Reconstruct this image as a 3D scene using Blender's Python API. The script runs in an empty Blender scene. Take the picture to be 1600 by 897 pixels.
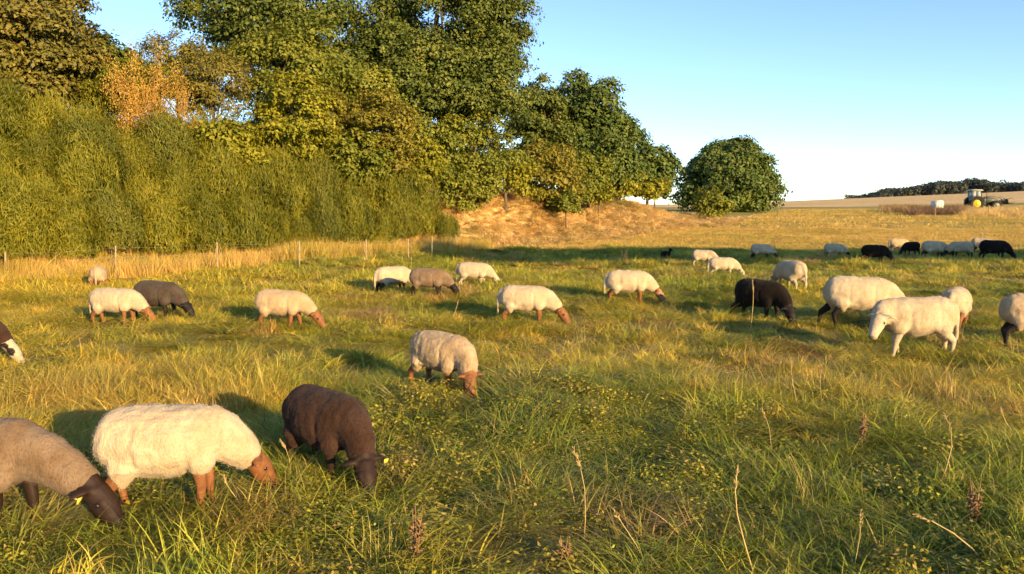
import bpy, bmesh, math, random
import numpy as np
from mathutils import Vector, Matrix

SC = bpy.context.scene
COL = SC.collection
R = math.radians

# ------------------------------------------------------------------ camera, sky, sun, exposure
F = 1232.0                 # focal length in pixels of a 1600 px wide picture
CAM_Z = 1.95
HORIZON = 325.0
cam_d = bpy.data.cameras.new('camera'); cam = bpy.data.objects.new('camera', cam_d); COL.objects.link(cam)
cam_d.sensor_width = 36.0; cam_d.lens = 36.0 * F / 1600.0
cam_d.clip_start = 0.05; cam_d.clip_end = 6000
PITCH = math.atan((448.5 - HORIZON) / F)
cam.location = (0, 0, CAM_Z); cam.rotation_euler = (math.pi / 2 - PITCH, 0, 0)
SC.camera = cam

SUN_EL = R(12.5); SUN_AZ = R(143.0)
sun_vec = Vector((math.sin(SUN_AZ) * math.cos(SUN_EL), math.cos(SUN_AZ) * math.cos(SUN_EL), math.sin(SUN_EL)))
world = bpy.data.worlds.new('World'); SC.world = world; world.use_nodes = True
wn = world.node_tree.nodes; wl = world.node_tree.links
for n in list(wn): wn.remove(n)
sky_n = wn.new('ShaderNodeTexSky'); sky_n.sky_type = 'NISHITA'; sky_n.sun_disc = False
sky_n.sun_elevation = SUN_EL; sky_n.sun_rotation = SUN_AZ
sky_n.air_density = 1.0; sky_n.dust_density = 0.0; sky_n.ozone_density = 2.1; sky_n.altitude = 2500
bg = wn.new('ShaderNodeBackground'); bg.inputs[1].default_value = 0.118
wo = wn.new('ShaderNodeOutputWorld')
wl.new(sky_n.outputs[0], bg.inputs[0]); wl.new(bg.outputs[0], wo.inputs[0])
sun_d = bpy.data.lights.new('sun', 'SUN'); sun = bpy.data.objects.new('sun', sun_d); COL.objects.link(sun)
sun_d.energy = 4.4; sun_d.angle = R(0.6); sun_d.color = (1.0, 0.69, 0.32)
sun.rotation_euler = sun_vec.to_track_quat('Z', 'Y').to_euler(); sun.location = (30, -40, 30)
SC.view_settings.view_transform = 'Standard'; SC.view_settings.look = 'None'
SC.view_settings.gamma = 1.0; SC.view_settings.use_curve_mapping = False
SC.view_settings.exposure = 1.3
SC.cycles.max_bounces = 4; SC.cycles.diffuse_bounces = 2; SC.cycles.glossy_bounces = 1; SC.cycles.transmission_bounces = 2
SC.cycles.use_adaptive_sampling = True; SC.cycles.adaptive_threshold = 0.03
SC.cycles.transparent_max_bounces = 4; SC.cycles.use_denoising = True
SC.cycles.caustics_reflective = False; SC.cycles.caustics_refractive = False

# ------------------------------------------------------------------ noise and terrain
def _hash(ix, iy, iz, seed):
    h = (ix.astype(np.int64) * 374761393 + iy.astype(np.int64) * 668265263 + iz.astype(np.int64) * 2147483647 + seed * 1442695041) & 0xffffffff
    h = ((h ^ (h >> 13)) * 1274126177) & 0xffffffff
    h = ((h ^ (h >> 16)) * 2246822519) & 0xffffffff
    return ((h ^ (h >> 15)) & 0xffffff) / float(0xffffff) * 2 - 1

def noise3(x, y, z=0.0, seed=0):
    x, y, z = np.broadcast_arrays(np.asarray(x, float), np.asarray(y, float), np.asarray(z, float))
    fx, fy, fz = np.floor(x), np.floor(y), np.floor(z)
    u, v, w = x - fx, y - fy, z - fz
    u = u * u * (3 - 2 * u); v = v * v * (3 - 2 * v); w = w * w * (3 - 2 * w)
    ix, iy, iz = fx.astype(np.int64), fy.astype(np.int64), fz.astype(np.int64)
    def c(a, b, d): return _hash(ix + a, iy + b, iz + d, seed)
    x00 = c(0,0,0) * (1-u) + c(1,0,0) * u; x10 = c(0,1,0) * (1-u) + c(1,1,0) * u
    x01 = c(0,0,1) * (1-u) + c(1,0,1) * u; x11 = c(0,1,1) * (1-u) + c(1,1,1) * u
    return (x00 * (1-v) + x10 * v) * (1-w) + (x01 * (1-v) + x11 * v) * w

def sstep(a, b, t):
    t = np.clip((t - a) / (b - a), 0, 1); return t * t * (3 - 2 * t)

# foot of the bank: x, y, bank height, slope width
FOOT = np.array([(-70, -60, 3.4, 6), (-17.5, 13.5, 3.5, 6), (-9.4, 26.5, 3.4, 6), (-2.9, 36.5, 3.1, 5.5), (3.4, 45, 3.0, 6.5),
                 (11.5, 58, 2.3, 7), (18.5, 68, 0.9, 7), (24, 80, 0.1, 7), (60, 150, 0.0, 7), (110, 260, 0.0, 7)], float)

def bank(x, y):
    """signed distance inside the bank, height and width there"""
    best = np.full(x.shape, 1e18); sd = np.zeros(x.shape); H = np.zeros(x.shape); W = np.ones(x.shape)
    for a, b in zip(FOOT[:-1], FOOT[1:]):
        dx, dy = b[0] - a[0], b[1] - a[1]; L2 = dx * dx + dy * dy
        t = np.clip(((x - a[0]) * dx + (y - a[1]) * dy) / L2, 0, 1)
        qx, qy = x - (a[0] + t * dx), y - (a[1] + t * dy)
        d2 = qx * qx + qy * qy
        s = np.sign(dx * (y - a[1]) - dy * (x - a[0]))
        m = d2 < best
        best = np.where(m, d2, best); sd = np.where(m, s * np.sqrt(d2), sd)
        H = np.where(m, a[2] + (b[2] - a[2]) * t, H); W = np.where(m, a[3] + (b[3] - a[3]) * t, W)
    return sd, H, W

def terrain(x, y):
    x = np.asarray(x, float); y = np.asarray(y, float)
    x, y = np.broadcast_arrays(x, y)
    z = 1.5 * sstep(36, 105, y) * (0.55 + 0.45 * sstep(36, 105, y))
    z = z + np.clip(y - 95, 0, 205) * 0.0088
    z = z + np.clip(x - 75, 0, 400) * 0.042 * sstep(60, 240, y)
    z = z - np.clip(y - 300, 0, 3000) * 0.03
    sd, H, W = bank(x, y)
    wob = noise3(x / 5.0, y / 5.0, 0, 5) * 1.2
    k = sstep(0, 1, (sd + wob * sstep(30, 40, y)) / W)
    z = z + H * k * (1 + 0.08 * noise3(x / 3.1, y / 3.1, 0, 3))
    near = 1 - sstep(60, 130, np.hypot(x, y))
    z = z + near * (0.075 * noise3(x / 1.7, y / 1.7, 0, 1) + 0.035 * noise3(x / 0.6, y / 0.6, 0, 2) + 0.10 * noise3(x / 6, y / 6, 0, 9))
    return z

def tz(x, y): return float(terrain(np.array([x]), np.array([y]))[0])

cam.location.z = CAM_Z + tz(0, 0) * 0

CP, SP = math.cos(PITCH), math.sin(PITCH)
def ray(px, py):
    a = (px - 800) / F; b = (448.5 - py) / F
    d = Vector((a, CP + b * SP, -SP + b * CP)); return d / d.y      # per metre of depth
def at_depth(px, py, y): d = ray(px, py) * y; return Vector((d.x, d.y, d.z + CAM_Z))
def on_ground(px, py):
    d = ray(px, py); ys = np.arange(2.5, 400, 0.05)
    g = (CAM_Z + d.z * ys) - terrain(d.x * ys, ys)
    i = int(np.argmax(g < 0)) if (g < 0).any() else len(ys) - 1
    return Vector((d.x * ys[i], ys[i], tz(d.x * ys[i], ys[i])))

# ------------------------------------------------------------------ mesh and object helpers
def mesh_np(name, verts, faces, mat=None, smooth=False, attrs=None, mats=None):
    """verts (n,3) array, faces (m,k) int array of one face size, or a list of such arrays"""
    if not isinstance(faces, list): faces = [faces]
    faces = [f for f in faces if len(f)]
    me = bpy.data.meshes.new(name)
    nf = sum(len(f) for f in faces); nl = sum(f.size for f in faces)
    me.vertices.add(len(verts)); me.loops.add(nl); me.polygons.add(nf)
    me.vertices.foreach_set('co', np.asarray(verts, np.float32).ravel())
    me.loops.foreach_set('vertex_index', np.concatenate([f.ravel() for f in faces]).astype(np.int32))
    tot = np.concatenate([np.full(len(f), f.shape[1]) for f in faces])
    st = np.concatenate([[0], np.cumsum(tot)[:-1]])
    me.polygons.foreach_set('loop_start', st.astype(np.int32))
    if smooth: me.polygons.foreach_set('use_smooth', np.ones(nf, bool))
    if attrs:
        for k, v in attrs.items():
            v = np.asarray(v, np.float32)
            if v.ndim == 1: me.attributes.new(k, 'FLOAT', 'POINT').data.foreach_set('value', v)
            else: me.attributes.new(k, 'FLOAT_VECTOR', 'POINT').data.foreach_set('vector', v.ravel())
    me.update(calc_edges=True); me.validate()
    if mat: me.materials.append(mat)
    return me

def link(name, me, parent=None, loc=None):
    o = bpy.data.objects.new(name, me); COL.objects.link(o)
    if parent is not None: o.parent = parent
    if loc is not None: o.location = loc
    return o

def tag(o, label=None, cat=None, group=None, kind=None):
    if label: o['label'] = label
    if cat: o['category'] = cat
    if group: o['group'] = group
    if kind: o['kind'] = kind
    return o

def empty(name, loc=(0, 0, 0), rz=0.0):
    o = bpy.data.objects.new(name, None); COL.objects.link(o)
    o.location = loc; o.rotation_euler = (0, 0, rz); o.empty_display_size = 0.1; return o

class Geo:
    """collects simple shapes into one mesh"""
    def __init__(s): s.v = []; s.q = []; s.t = []
    def n(s): return sum(len(a) for a in s.v)
    def tube(s, pts, rad, sides=8, cap=True):
        """pts list of vectors; rad list of r or (r_side, r_up)"""
        pts = [Vector(p) for p in pts]; base = s.n(); rings = []
        ref = None
        for i, p in enumerate(pts):
            t = (pts[min(i + 1, len(pts) - 1)] - pts[max(i - 1, 0)])
            t = t.normalized() if t.length > 1e-9 else Vector((0, 0, 1))
            if ref is None:
                ref = Vector((0, 1, 0)) if abs(t.y) < 0.9 else Vector((1, 0, 0))
            side = (ref - t * ref.dot(t)).normalized(); up = t.cross(side); ref = side
            r = rad[i]; ra, rb = (r if isinstance(r, tuple) else (r, r))
            for k in range(sides):
                a = 2 * math.pi * k / sides
                rings.append(p + side * (ra * math.cos(a)) + up * (rb * math.sin(a)))
        n = len(pts)
        vs = [tuple(v) for v in rings]
        for i in range(n - 1):
            for k in range(sides):
                a = base + i * sides + k; b = base + i * sides + (k + 1) % sides
                s.q.append((a, b, b + sides, a + sides))
        if cap:
            vs += [tuple(pts[0]), tuple(pts[-1])]; c0 = base + n * sides; c1 = c0 + 1
            for k in range(sides):
                s.t.append((c0, base + (k + 1) % sides, base + k))
                s.t.append((c1, base + (n - 1) * sides + k, base + (n - 1) * sides + (k + 1) % sides))
        s.v.append(np.array(vs, float)); return s
    def box(s, c, d, rot=None, taper=1.0):
        b = s.n(); hx, hy, hz = d[0] / 2, d[1] / 2, d[2] / 2; out = []
        for z in (-1, 1):
            k = taper if z > 0 else 1.0
            for x, y in ((-1, -1), (1, -1), (1, 1), (-1, 1)):
                p = Vector((x * hx * k, y * hy * k, z * hz))
                if rot is not None: p = rot @ p
                out.append(tuple(p + Vector(c)))
        s.v.append(np.array(out))
        for f in ((3, 2, 1, 0), (4, 5, 6, 7), (0, 1, 5, 4), (1, 2, 6, 5), (2, 3, 7, 6), (3, 0, 4, 7)): s.q.append(tuple(b + i for i in f))
        return s
    def prism(s, prof, y0, y1):
        """profile of (x, z) extruded along y"""
        b = s.n(); n = len(prof)
        s.v.append(np.array([(x, y0, z) for x, z in prof] + [(x, y1, z) for x, z in prof]))
        for i in range(n): s.q.append((b + i, b + (i + 1) % n, b + n + (i + 1) % n, b + n + i))
        cx = sum(p[0] for p in prof) / n; cz = sum(p[1] for p in prof) / n
        b2 = s.n(); s.v.append(np.array([(cx, y0, cz), (cx, y1, cz)]))
        for i in range(n):
            s.t.append((b2, b + (i + 1) % n, b + i)); s.t.append((b2 + 1, b + n + i, b + n + (i + 1) % n))
        return s
    def sphere(s, c, r, seg=8, rings=6, scale=(1, 1, 1)):
        pts = []; rad = []
        b = s.n(); out = []
        for i in range(1, rings):
            th = math.pi * i / rings
            for k in range(seg):
                ph = 2 * math.pi * k / seg
                out.append((c[0] + r * scale[0] * math.sin(th) * math.cos(ph), c[1] + r * scale[1] * math.sin(th) * math.sin(ph), c[2] + r * scale[2] * math.cos(th)))
        out += [(c[0], c[1], c[2] + r * scale[2]), (c[0], c[1], c[2] - r * scale[2])]
        s.v.append(np.array(out)); t = b + (rings - 1) * seg
        for i in range(rings - 2):
            for k in range(seg):
                a = b + i * seg + k; d = b + i * seg + (k + 1) % seg
                s.q.append((a, a + seg, d + seg, d))
        for k in range(seg):
            s.t.append((t, b + k, b + (k + 1) % seg)); s.t.append((t + 1, b + (rings - 2) * seg + (k + 1) % seg, b + (rings - 2) * seg + k))
        return s
    def arr(s):
        return np.concatenate(s.v), [np.array(s.q, int).reshape(-1, 4), np.array(s.t, int).reshape(-1, 3)]
    def mesh(s, name, mat=None, smooth=False):
        v, f = s.arr(); return mesh_np(name, v, f, mat, smooth)

# ------------------------------------------------------------------ materials
def new_mat(name):
    m = bpy.data.materials.new(name); m.use_nodes = True
    nt = m.node_tree
    for n in list(nt.nodes): nt.nodes.remove(n)
    out = nt.nodes.new('ShaderNodeOutputMaterial')
    return m, nt, out

def N(nt, t, **kw):
    n = nt.nodes.new(t)
    for k, v in kw.items():
        if hasattr(n, k): setattr(n, k, v)
    return n

def ramp(nt, stops):
    n = nt.nodes.new('ShaderNodeValToRGB'); e = n.color_ramp.elements
    while len(e) < len(stops): e.new(0.5)
    for i, (p, c) in enumerate(stops): e[i].position = p; e[i].color = (*c, 1)
    return n

def simple(name, col, rough=0.6, metal=0.0, var=0.15, scale=8.0, bump=0.0, spec=0.3):
    m, nt, out = new_mat(name)
    p = N(nt, 'ShaderNodeBsdfPrincipled'); p.inputs['Roughness'].default_value = rough; p.inputs['Metallic'].default_value = metal
    p.inputs['Specular IOR Level'].default_value = spec
    tc = N(nt, 'ShaderNodeTexCoord'); no = N(nt, 'ShaderNodeTexNoise'); no.inputs['Scale'].default_value = scale; no.inputs['Detail'].default_value = 4
    nt.links.new(tc.outputs['Object'], no.inputs['Vector'])
    r = ramp(nt, [(0.3, tuple(c * (1 - var) for c in col)), (0.7, tuple(min(1, c * (1 + var)) for c in col))])
    nt.links.new(no.outputs[0], r.inputs[0]); nt.links.new(r.outputs[0], p.inputs['Base Color'])
    if bump:
        b = N(nt, 'ShaderNodeBump'); b.inputs['Strength'].default_value = bump; b.inputs['Distance'].default_value = 0.02
        nt.links.new(no.outputs[0], b.inputs['Height']); nt.links.new(b.outputs[0], p.inputs['Normal'])
    nt.links.new(p.outputs[0], out.inputs[0]); return m

def leaf_mat(name, cols, trans=0.3, hue_scale=0.6, rough=0.55, spec=0.25, obj_var=0.0):
    """cols: 3 colours; leaf to leaf variation by island, clump to clump by noise"""
    m, nt, out = new_mat(name)
    g = N(nt, 'ShaderNodeNewGeometry'); tc = N(nt, 'ShaderNodeTexCoord')
    no = N(nt, 'ShaderNodeTexNoise'); no.inputs['Scale'].default_value = hue_scale; no.inputs['Detail'].default_value = 2
    nt.links.new(tc.outputs['Object'], no.inputs['Vector'])
    mx = N(nt, 'ShaderNodeMath', operation='MULTIPLY_ADD'); nt.links.new(g.outputs['Random Per Island'], mx.inputs[0]); mx.inputs[1].default_value = 0.55
    sb = N(nt, 'ShaderNodeMath', operation='MULTIPLY_ADD'); nt.links.new(no.outputs[0], sb.inputs[0]); sb.inputs[1].default_value = 1.3; sb.inputs[2].default_value = -0.42
    nt.links.new(sb.outputs[0], mx.inputs[2])
    oi = N(nt, 'ShaderNodeObjectInfo'); ob = N(nt, 'ShaderNodeMath', operation='MULTIPLY_ADD'); nt.links.new(oi.outputs['Random'], ob.inputs[0]); ob.inputs[1].default_value = obj_var; ob.inputs[2].default_value = -obj_var / 2
    ad = N(nt, 'ShaderNodeMath', operation='ADD'); nt.links.new(mx.outputs[0], ad.inputs[0]); nt.links.new(ob.outputs[0], ad.inputs[1])
    r = ramp(nt, [(0.0, cols[0]), (0.5, cols[1]), (1.0, cols[2])]); nt.links.new(ad.outputs[0], r.inputs[0])
    p = N(nt, 'ShaderNodeBsdfPrincipled'); p.inputs['Roughness'].default_value = rough; p.inputs['Specular IOR Level'].default_value = spec
    t = N(nt, 'ShaderNodeBsdfTranslucent'); ms = N(nt, 'ShaderNodeMixShader'); ms.inputs[0].default_value = trans
    nt.links.new(r.outputs[0], p.inputs['Base Color']); nt.links.new(r.outputs[0], t.inputs[0])
    nt.links.new(p.outputs[0], ms.inputs[1]); nt.links.new(t.outputs[0], ms.inputs[2]); nt.links.new(ms.outputs[0], out.inputs[0])
    return m

def grass_mat(name, trans=0.38):
    """tint comes from the clump it grows in, blades vary by island"""
    m, nt, out = new_mat(name)
    at = N(nt, 'ShaderNodeAttribute'); at.attribute_type = 'INSTANCER'; at.attribute_name = 'tint'
    g = N(nt, 'ShaderNodeNewGeometry')
    hs = N(nt, 'ShaderNodeHueSaturation')
    mv = N(nt, 'ShaderNodeMapRange'); mv.inputs[3].default_value = 0.6; mv.inputs[4].default_value = 1.5
    nt.links.new(g.outputs['Random Per Island'], mv.inputs[0]); nt.links.new(mv.outputs[0], hs.inputs['Value'])
    w = N(nt, 'ShaderNodeTexWhiteNoise', noise_dimensions='1D'); nt.links.new(g.outputs['Random Per Island'], w.inputs['W'])
    straw = ramp(nt, [(0.80, (0, 0, 0)), (0.84, (1, 1, 1))]); nt.links.new(w.outputs[0], straw.inputs[0])
    mix = N(nt, 'ShaderNodeMix', data_type='RGBA'); mix.inputs['B'].default_value = (0.46, 0.34, 0.13, 1)
    ml = N(nt, 'ShaderNodeMath', operation='MULTIPLY'); nt.links.new(straw.outputs[0], ml.inputs[0]); ml.inputs[1].default_value = 0.75
    nt.links.new(ml.outputs[0], mix.inputs['Factor']); nt.links.new(at.outputs['Color'], mix.inputs['A'])
    sh = N(nt, 'ShaderNodeAttribute', attribute_name='shade')
    tv = ramp(nt, [(0.0, (0.72, 0.80, 0.8)), (0.5, (1.0, 1.0, 1.0)), (1.0, (1.35, 1.15, 1.1))]); nt.links.new(sh.outputs['Fac'], tv.inputs[0])
    mt = N(nt, 'ShaderNodeMix', data_type='RGBA', blend_type='MULTIPLY'); mt.inputs['Factor'].default_value = 1
    nt.links.new(mix.outputs['Result'], mt.inputs['A']); nt.links.new(tv.outputs[0], mt.inputs['B'])
    nt.links.new(mt.outputs['Result'], hs.inputs['Color'])
    p = N(nt, 'ShaderNodeBsdfPrincipled'); p.inputs['Roughness'].default_value = 0.5; p.inputs['Specular IOR Level'].default_value = 0.25
    t = N(nt, 'ShaderNodeBsdfTranslucent'); ms = N(nt, 'ShaderNodeMixShader'); ms.inputs[0].default_value = trans
    nt.links.new(hs.outputs[0], p.inputs['Base Color']); nt.links.new(hs.outputs[0], t.inputs[0])
    nt.links.new(p.outputs[0], ms.inputs[1]); nt.links.new(t.outputs[0], ms.inputs[2]); nt.links.new(ms.outputs[0], out.inputs[0])
    return m

def wool_mat(name, col, dark, dirt=0.25):
    m, nt, out = new_mat(name)
    tc = N(nt, 'ShaderNodeTexCoord')
    n1 = N(nt, 'ShaderNodeTexNoise'); n1.inputs['Scale'].default_value = 105; n1.inputs['Detail'].default_value = 3
    n2 = N(nt, 'ShaderNodeTexNoise'); n2.inputs['Scale'].default_value = 5; n2.inputs['Detail'].default_value = 5; n2.inputs['Roughness'].default_value = 0.6
    mp = N(nt, 'ShaderNodeMapping'); mp.inputs['Scale'].default_value = (1, 1, 0.45)
    nt.links.new(tc.outputs['Object'], mp.inputs[0]); nt.links.new(mp.outputs[0], n1.inputs['Vector']); nt.links.new(tc.outputs['Object'], n2.inputs['Vector'])
    r1 = ramp(nt, [(0.32, dark), (0.5, col)]); nt.links.new(n1.outputs[0], r1.inputs[0])
    r2 = ramp(nt, [(0.36, (1 - dirt, 1 - dirt * 1.25, 1 - dirt * 1.6)), (0.58, (1, 1, 1))]); nt.links.new(n2.outputs[0], r2.inputs[0])
    mu = N(nt, 'ShaderNodeMix', data_type='RGBA', blend_type='MULTIPLY'); mu.inputs['Factor'].default_value = 1
    nt.links.new(r1.outputs[0], mu.inputs['A']); nt.links.new(r2.outputs[0], mu.inputs['B'])
    p = N(nt, 'ShaderNodeBsdfPrincipled'); p.inputs['Roughness'].default_value = 0.95; p.inputs['Specular IOR Level'].default_value = 0.1
    p.inputs['Sheen Weight'].default_value = 0.04 + 0.2 * col[0]; p.inputs['Sheen Roughness'].default_value = 0.5
    nt.links.new(mu.outputs['Result'], p.inputs['Base Color'])
    b = N(nt, 'ShaderNodeBump'); b.inputs['Strength'].default_value = 0.9; b.inputs['Distance'].default_value = 0.010
    nt.links.new(n1.outputs[0], b.inputs['Height']); nt.links.new(b.outputs[0], p.inputs['Normal'])
    nt.links.new(p.outputs[0], out.inputs[0]); return m

def hide_mat(name):
    """short hair of face and legs, colour carried per vertex (markings)"""
    m, nt, out = new_mat(name)
    a = N(nt, 'ShaderNodeAttribute', attribute_name='coat')
    tc = N(nt, 'ShaderNodeTexCoord'); n1 = N(nt, 'ShaderNodeTexNoise'); n1.inputs['Scale'].default_value = 40; n1.inputs['Detail'].default_value = 3
    nt.links.new(tc.outputs['Object'], n1.inputs['Vector'])
    r = ramp(nt, [(0.3, (0.75,) * 3), (0.6, (1, 1, 1))]); nt.links.new(n1.outputs[0], r.inputs[0])
    mu = N(nt, 'ShaderNodeMix', data_type='RGBA', blend_type='MULTIPLY'); mu.inputs['Factor'].default_value = 1
    nt.links.new(a.outputs['Vector'], mu.inputs['A']); nt.links.new(r.outputs[0], mu.inputs['B'])
    p = N(nt, 'ShaderNodeBsdfPrincipled'); p.inputs['Roughness'].default_value = 0.65; p.inputs['Specular IOR Level'].default_value = 0.25
    nt.links.new(mu.outputs['Result'], p.inputs['Base Color'])
    b = N(nt, 'ShaderNodeBump'); b.inputs['Strength'].default_value = 0.25; b.inputs['Distance'].default_value = 0.006
    nt.links.new(n1.outputs[0], b.inputs['Height']); nt.links.new(b.outputs[0], p.inputs['Normal'])
    nt.links.new(p.outputs[0], out.inputs[0]); return m

BARK = simple('bark', (0.13, 0.095, 0.065), 0.9, var=0.45, scale=6, bump=0.6)
#PART2
# ------------------------------------------------------------------ the ground
def pasture_mask(x, y):
    """1 in the long grass of the paddock, 0 in the mown meadow beyond"""
    edge = 36.0 + 1.2 * noise3(x / 4, y / 4, 0, 31) - 0.05 * x
    return 1 - sstep(edge - 1.5, edge + 1.5, y)

def ground_colour(x, y):
    n1 = noise3(x / 2.3, y / 2.3, 0, 11); n2 = noise3(x / 9, y / 14, 0, 12); n3 = noise3(x / 40, y / 5.0, 0, 13)
    def L(a, b, t): return a + (b - a) * t[..., None]
    past = L(np.array((0.17, 0.145, 0.045)), np.array((0.25, 0.20, 0.07)), np.clip(n1 * .5 + .5, 0, 1))
    mead = L(np.array((0.32, 0.26, 0.08)), np.array((0.46, 0.34, 0.12)), np.clip(n2 * .45 + n3 * .5 + .5, 0, 1))
    # a greener strip across the meadow further out
    gr = sstep(0.15, 0.6, noise3(x / 60, y / 9, 0, 14)) * sstep(60, 90, y)
    mead = L(mead, np.array((0.27, 0.27, 0.07)), gr * 0.8)
    dry = L(np.array((0.48, 0.33, 0.135)), np.array((0.62, 0.44, 0.195)), np.clip(n1 * .5 + n2 * .5 + .5, 0, 1))
    stub = L(np.array((0.74, 0.48, 0.20)), np.array((0.80, 0.55, 0.26)), np.clip(n3 * .6 + .5, 0, 1))
    c = L(mead, past, pasture_mask(x, y))
    sd, H, W = bank(x, y)
    c = L(c, dry, sstep(-1.0, 1.2, sd + n1) * sstep(0.05, 0.6, H) * sstep(33, 38, y))
    c = L(c, past, sstep(-1.0, 1.2, sd) * (1 - sstep(33, 38, y)) * 0.6)
    st = sstep(150, 165, y - 0.15 * x + 10 * n3)
    return L(c, stub, st)

gx = np.concatenate([-np.geomspace(1500, 40, 40), np.arange(-39, -14, 0.7), np.arange(-14, 14, 0.22), np.arange(14, 39, 0.7), np.geomspace(40, 1500, 60)])
gy = np.concatenate([np.arange(-60, 2, 3), np.arange(2, 16, 0.18), np.arange(16, 45, 0.42), np.arange(45, 112, 1.1), np.geomspace(112, 297, 40), [300, 303], np.geomspace(310, 2500, 20)])
GX, GY = np.meshgrid(gx, gy)
GZ = terrain(GX, GY)
nx, ny = len(gx), len(gy)
idx = np.arange(nx * ny).reshape(ny, nx)
gf = np.stack([idx[:-1, :-1], idx[:-1, 1:], idx[1:, 1:], idx[1:, :-1]], -1).reshape(-1, 4)

GROUND, nt, out = new_mat('ground')
a = N(nt, 'ShaderNodeAttribute', attribute_name='soil'); tc = N(nt, 'ShaderNodeTexCoord')
mp = N(nt, 'ShaderNodeMapping'); mp.inputs['Scale'].default_value = (1, 0.5, 1); nt.links.new(tc.outputs['Object'], mp.inputs[0])
n1 = N(nt, 'ShaderNodeTexNoise'); n1.inputs['Scale'].default_value = 2.2; n1.inputs['Detail'].default_value = 8; n1.inputs['Roughness'].default_value = 0.7
nt.links.new(mp.outputs[0], n1.inputs['Vector'])
r = ramp(nt, [(0.3, (0.62,) * 3), (0.5, (1.0,) * 3), (0.7, (1.3, 1.3, 1.2))]); nt.links.new(n1.outputs[0], r.inputs[0])
mu = N(nt, 'ShaderNodeMix', data_type='RGBA', blend_type='MULTIPLY'); mu.inputs['Factor'].default_value = 1
nt.links.new(a.outputs['Vector'], mu.inputs['A']); nt.links.new(r.outputs[0], mu.inputs['B'])
p = N(nt, 'ShaderNodeBsdfPrincipled'); p.inputs['Roughness'].default_value = 1; p.inputs['Specular IOR Level'].default_value = 0.05
b = N(nt, 'ShaderNodeBump'); b.inputs['Strength'].default_value = 0.6; b.inputs['Distance'].default_value = 0.12
nt.links.new(n1.outputs[0], b.inputs['Height']); nt.links.new(b.outputs[0], p.inputs['Normal'])
nt.links.new(mu.outputs['Result'], p.inputs['Base Color']); nt.links.new(p.outputs[0], out.inputs[0])
gv = np.stack([GX, GY, GZ], -1).reshape(-1, 3)
ground = link('ground', mesh_np('ground', gv, gf, GROUND, True, {'soil': ground_colour(GX, GY).reshape(-1, 3)}))
tag(ground, kind='structure')

# ------------------------------------------------------------------ sheep
WOOLS = {
 'white': wool_mat('white_fleece', (0.50, 0.405, 0.275), (0.44, 0.345, 0.225), 0.18),
 'cream': wool_mat('cream_fleece', (0.46, 0.34, 0.21), (0.39, 0.275, 0.16), 0.2),
 'grey': wool_mat('grey_fleece', (0.225, 0.158, 0.105), (0.165, 0.112, 0.072), 0.3),
 'darkgrey': wool_mat('charcoal_fleece', (0.085, 0.066, 0.053), (0.05, 0.038, 0.03), 0.3),
 'brown': wool_mat('dark_brown_fleece', (0.055, 0.029, 0.020), (0.034, 0.018, 0.013), 0.3),
 'black': wool_mat('black_fleece', (0.016, 0.0115, 0.009), (0.009, 0.006, 0.005), 0.3),
}
HIDE = hide_mat('short_hair')
EYE = simple('eye', (0.015, 0.01, 0.006), 0.15, var=0.05, spec=0.6)
TAGM = simple('yellow_ear_tag', (0.75, 0.55, 0.08), 0.4, var=0.05)
COATS = {'red': (0.23, 0.095, 0.037), 'white': (0.48, 0.39, 0.265), 'black': (0.016, 0.011, 0.009), 'brown': (0.026, 0.013, 0.009), 'pale': (0.33, 0.175, 0.085)}

def remeshed(name, geo, voxel, smooth_it):
    me = geo.mesh(name + '_raw'); o = bpy.data.objects.new('raw', me); COL.objects.link(o)
    m = o.modifiers.new('r', 'REMESH'); m.mode = 'VOXEL'; m.voxel_size = voxel; m.adaptivity = 0.0
    s = o.modifiers.new('s', 'SMOOTH'); s.factor = 0.5; s.iterations = smooth_it
    dg = bpy.context.evaluated_depsgraph_get()
    new = bpy.data.meshes.new_from_object(o.evaluated_get(dg))
    bpy.data.objects.remove(o); bpy.data.meshes.remove(me)
    new.name = name; new.materials.clear()
    new.polygons.foreach_set('use_smooth', np.ones(len(new.polygons), bool))
    return new

def coords(me):
    a = np.empty(len(me.vertices) * 3, np.float32); me.vertices.foreach_get('co', a); return a.reshape(-1, 3).astype(float)
def vnormals(me):
    a = np.empty(len(me.vertices) * 3, np.float32); me.vertices.foreach_get('normal', a); return a.reshape(-1, 3).astype(float)

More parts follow.
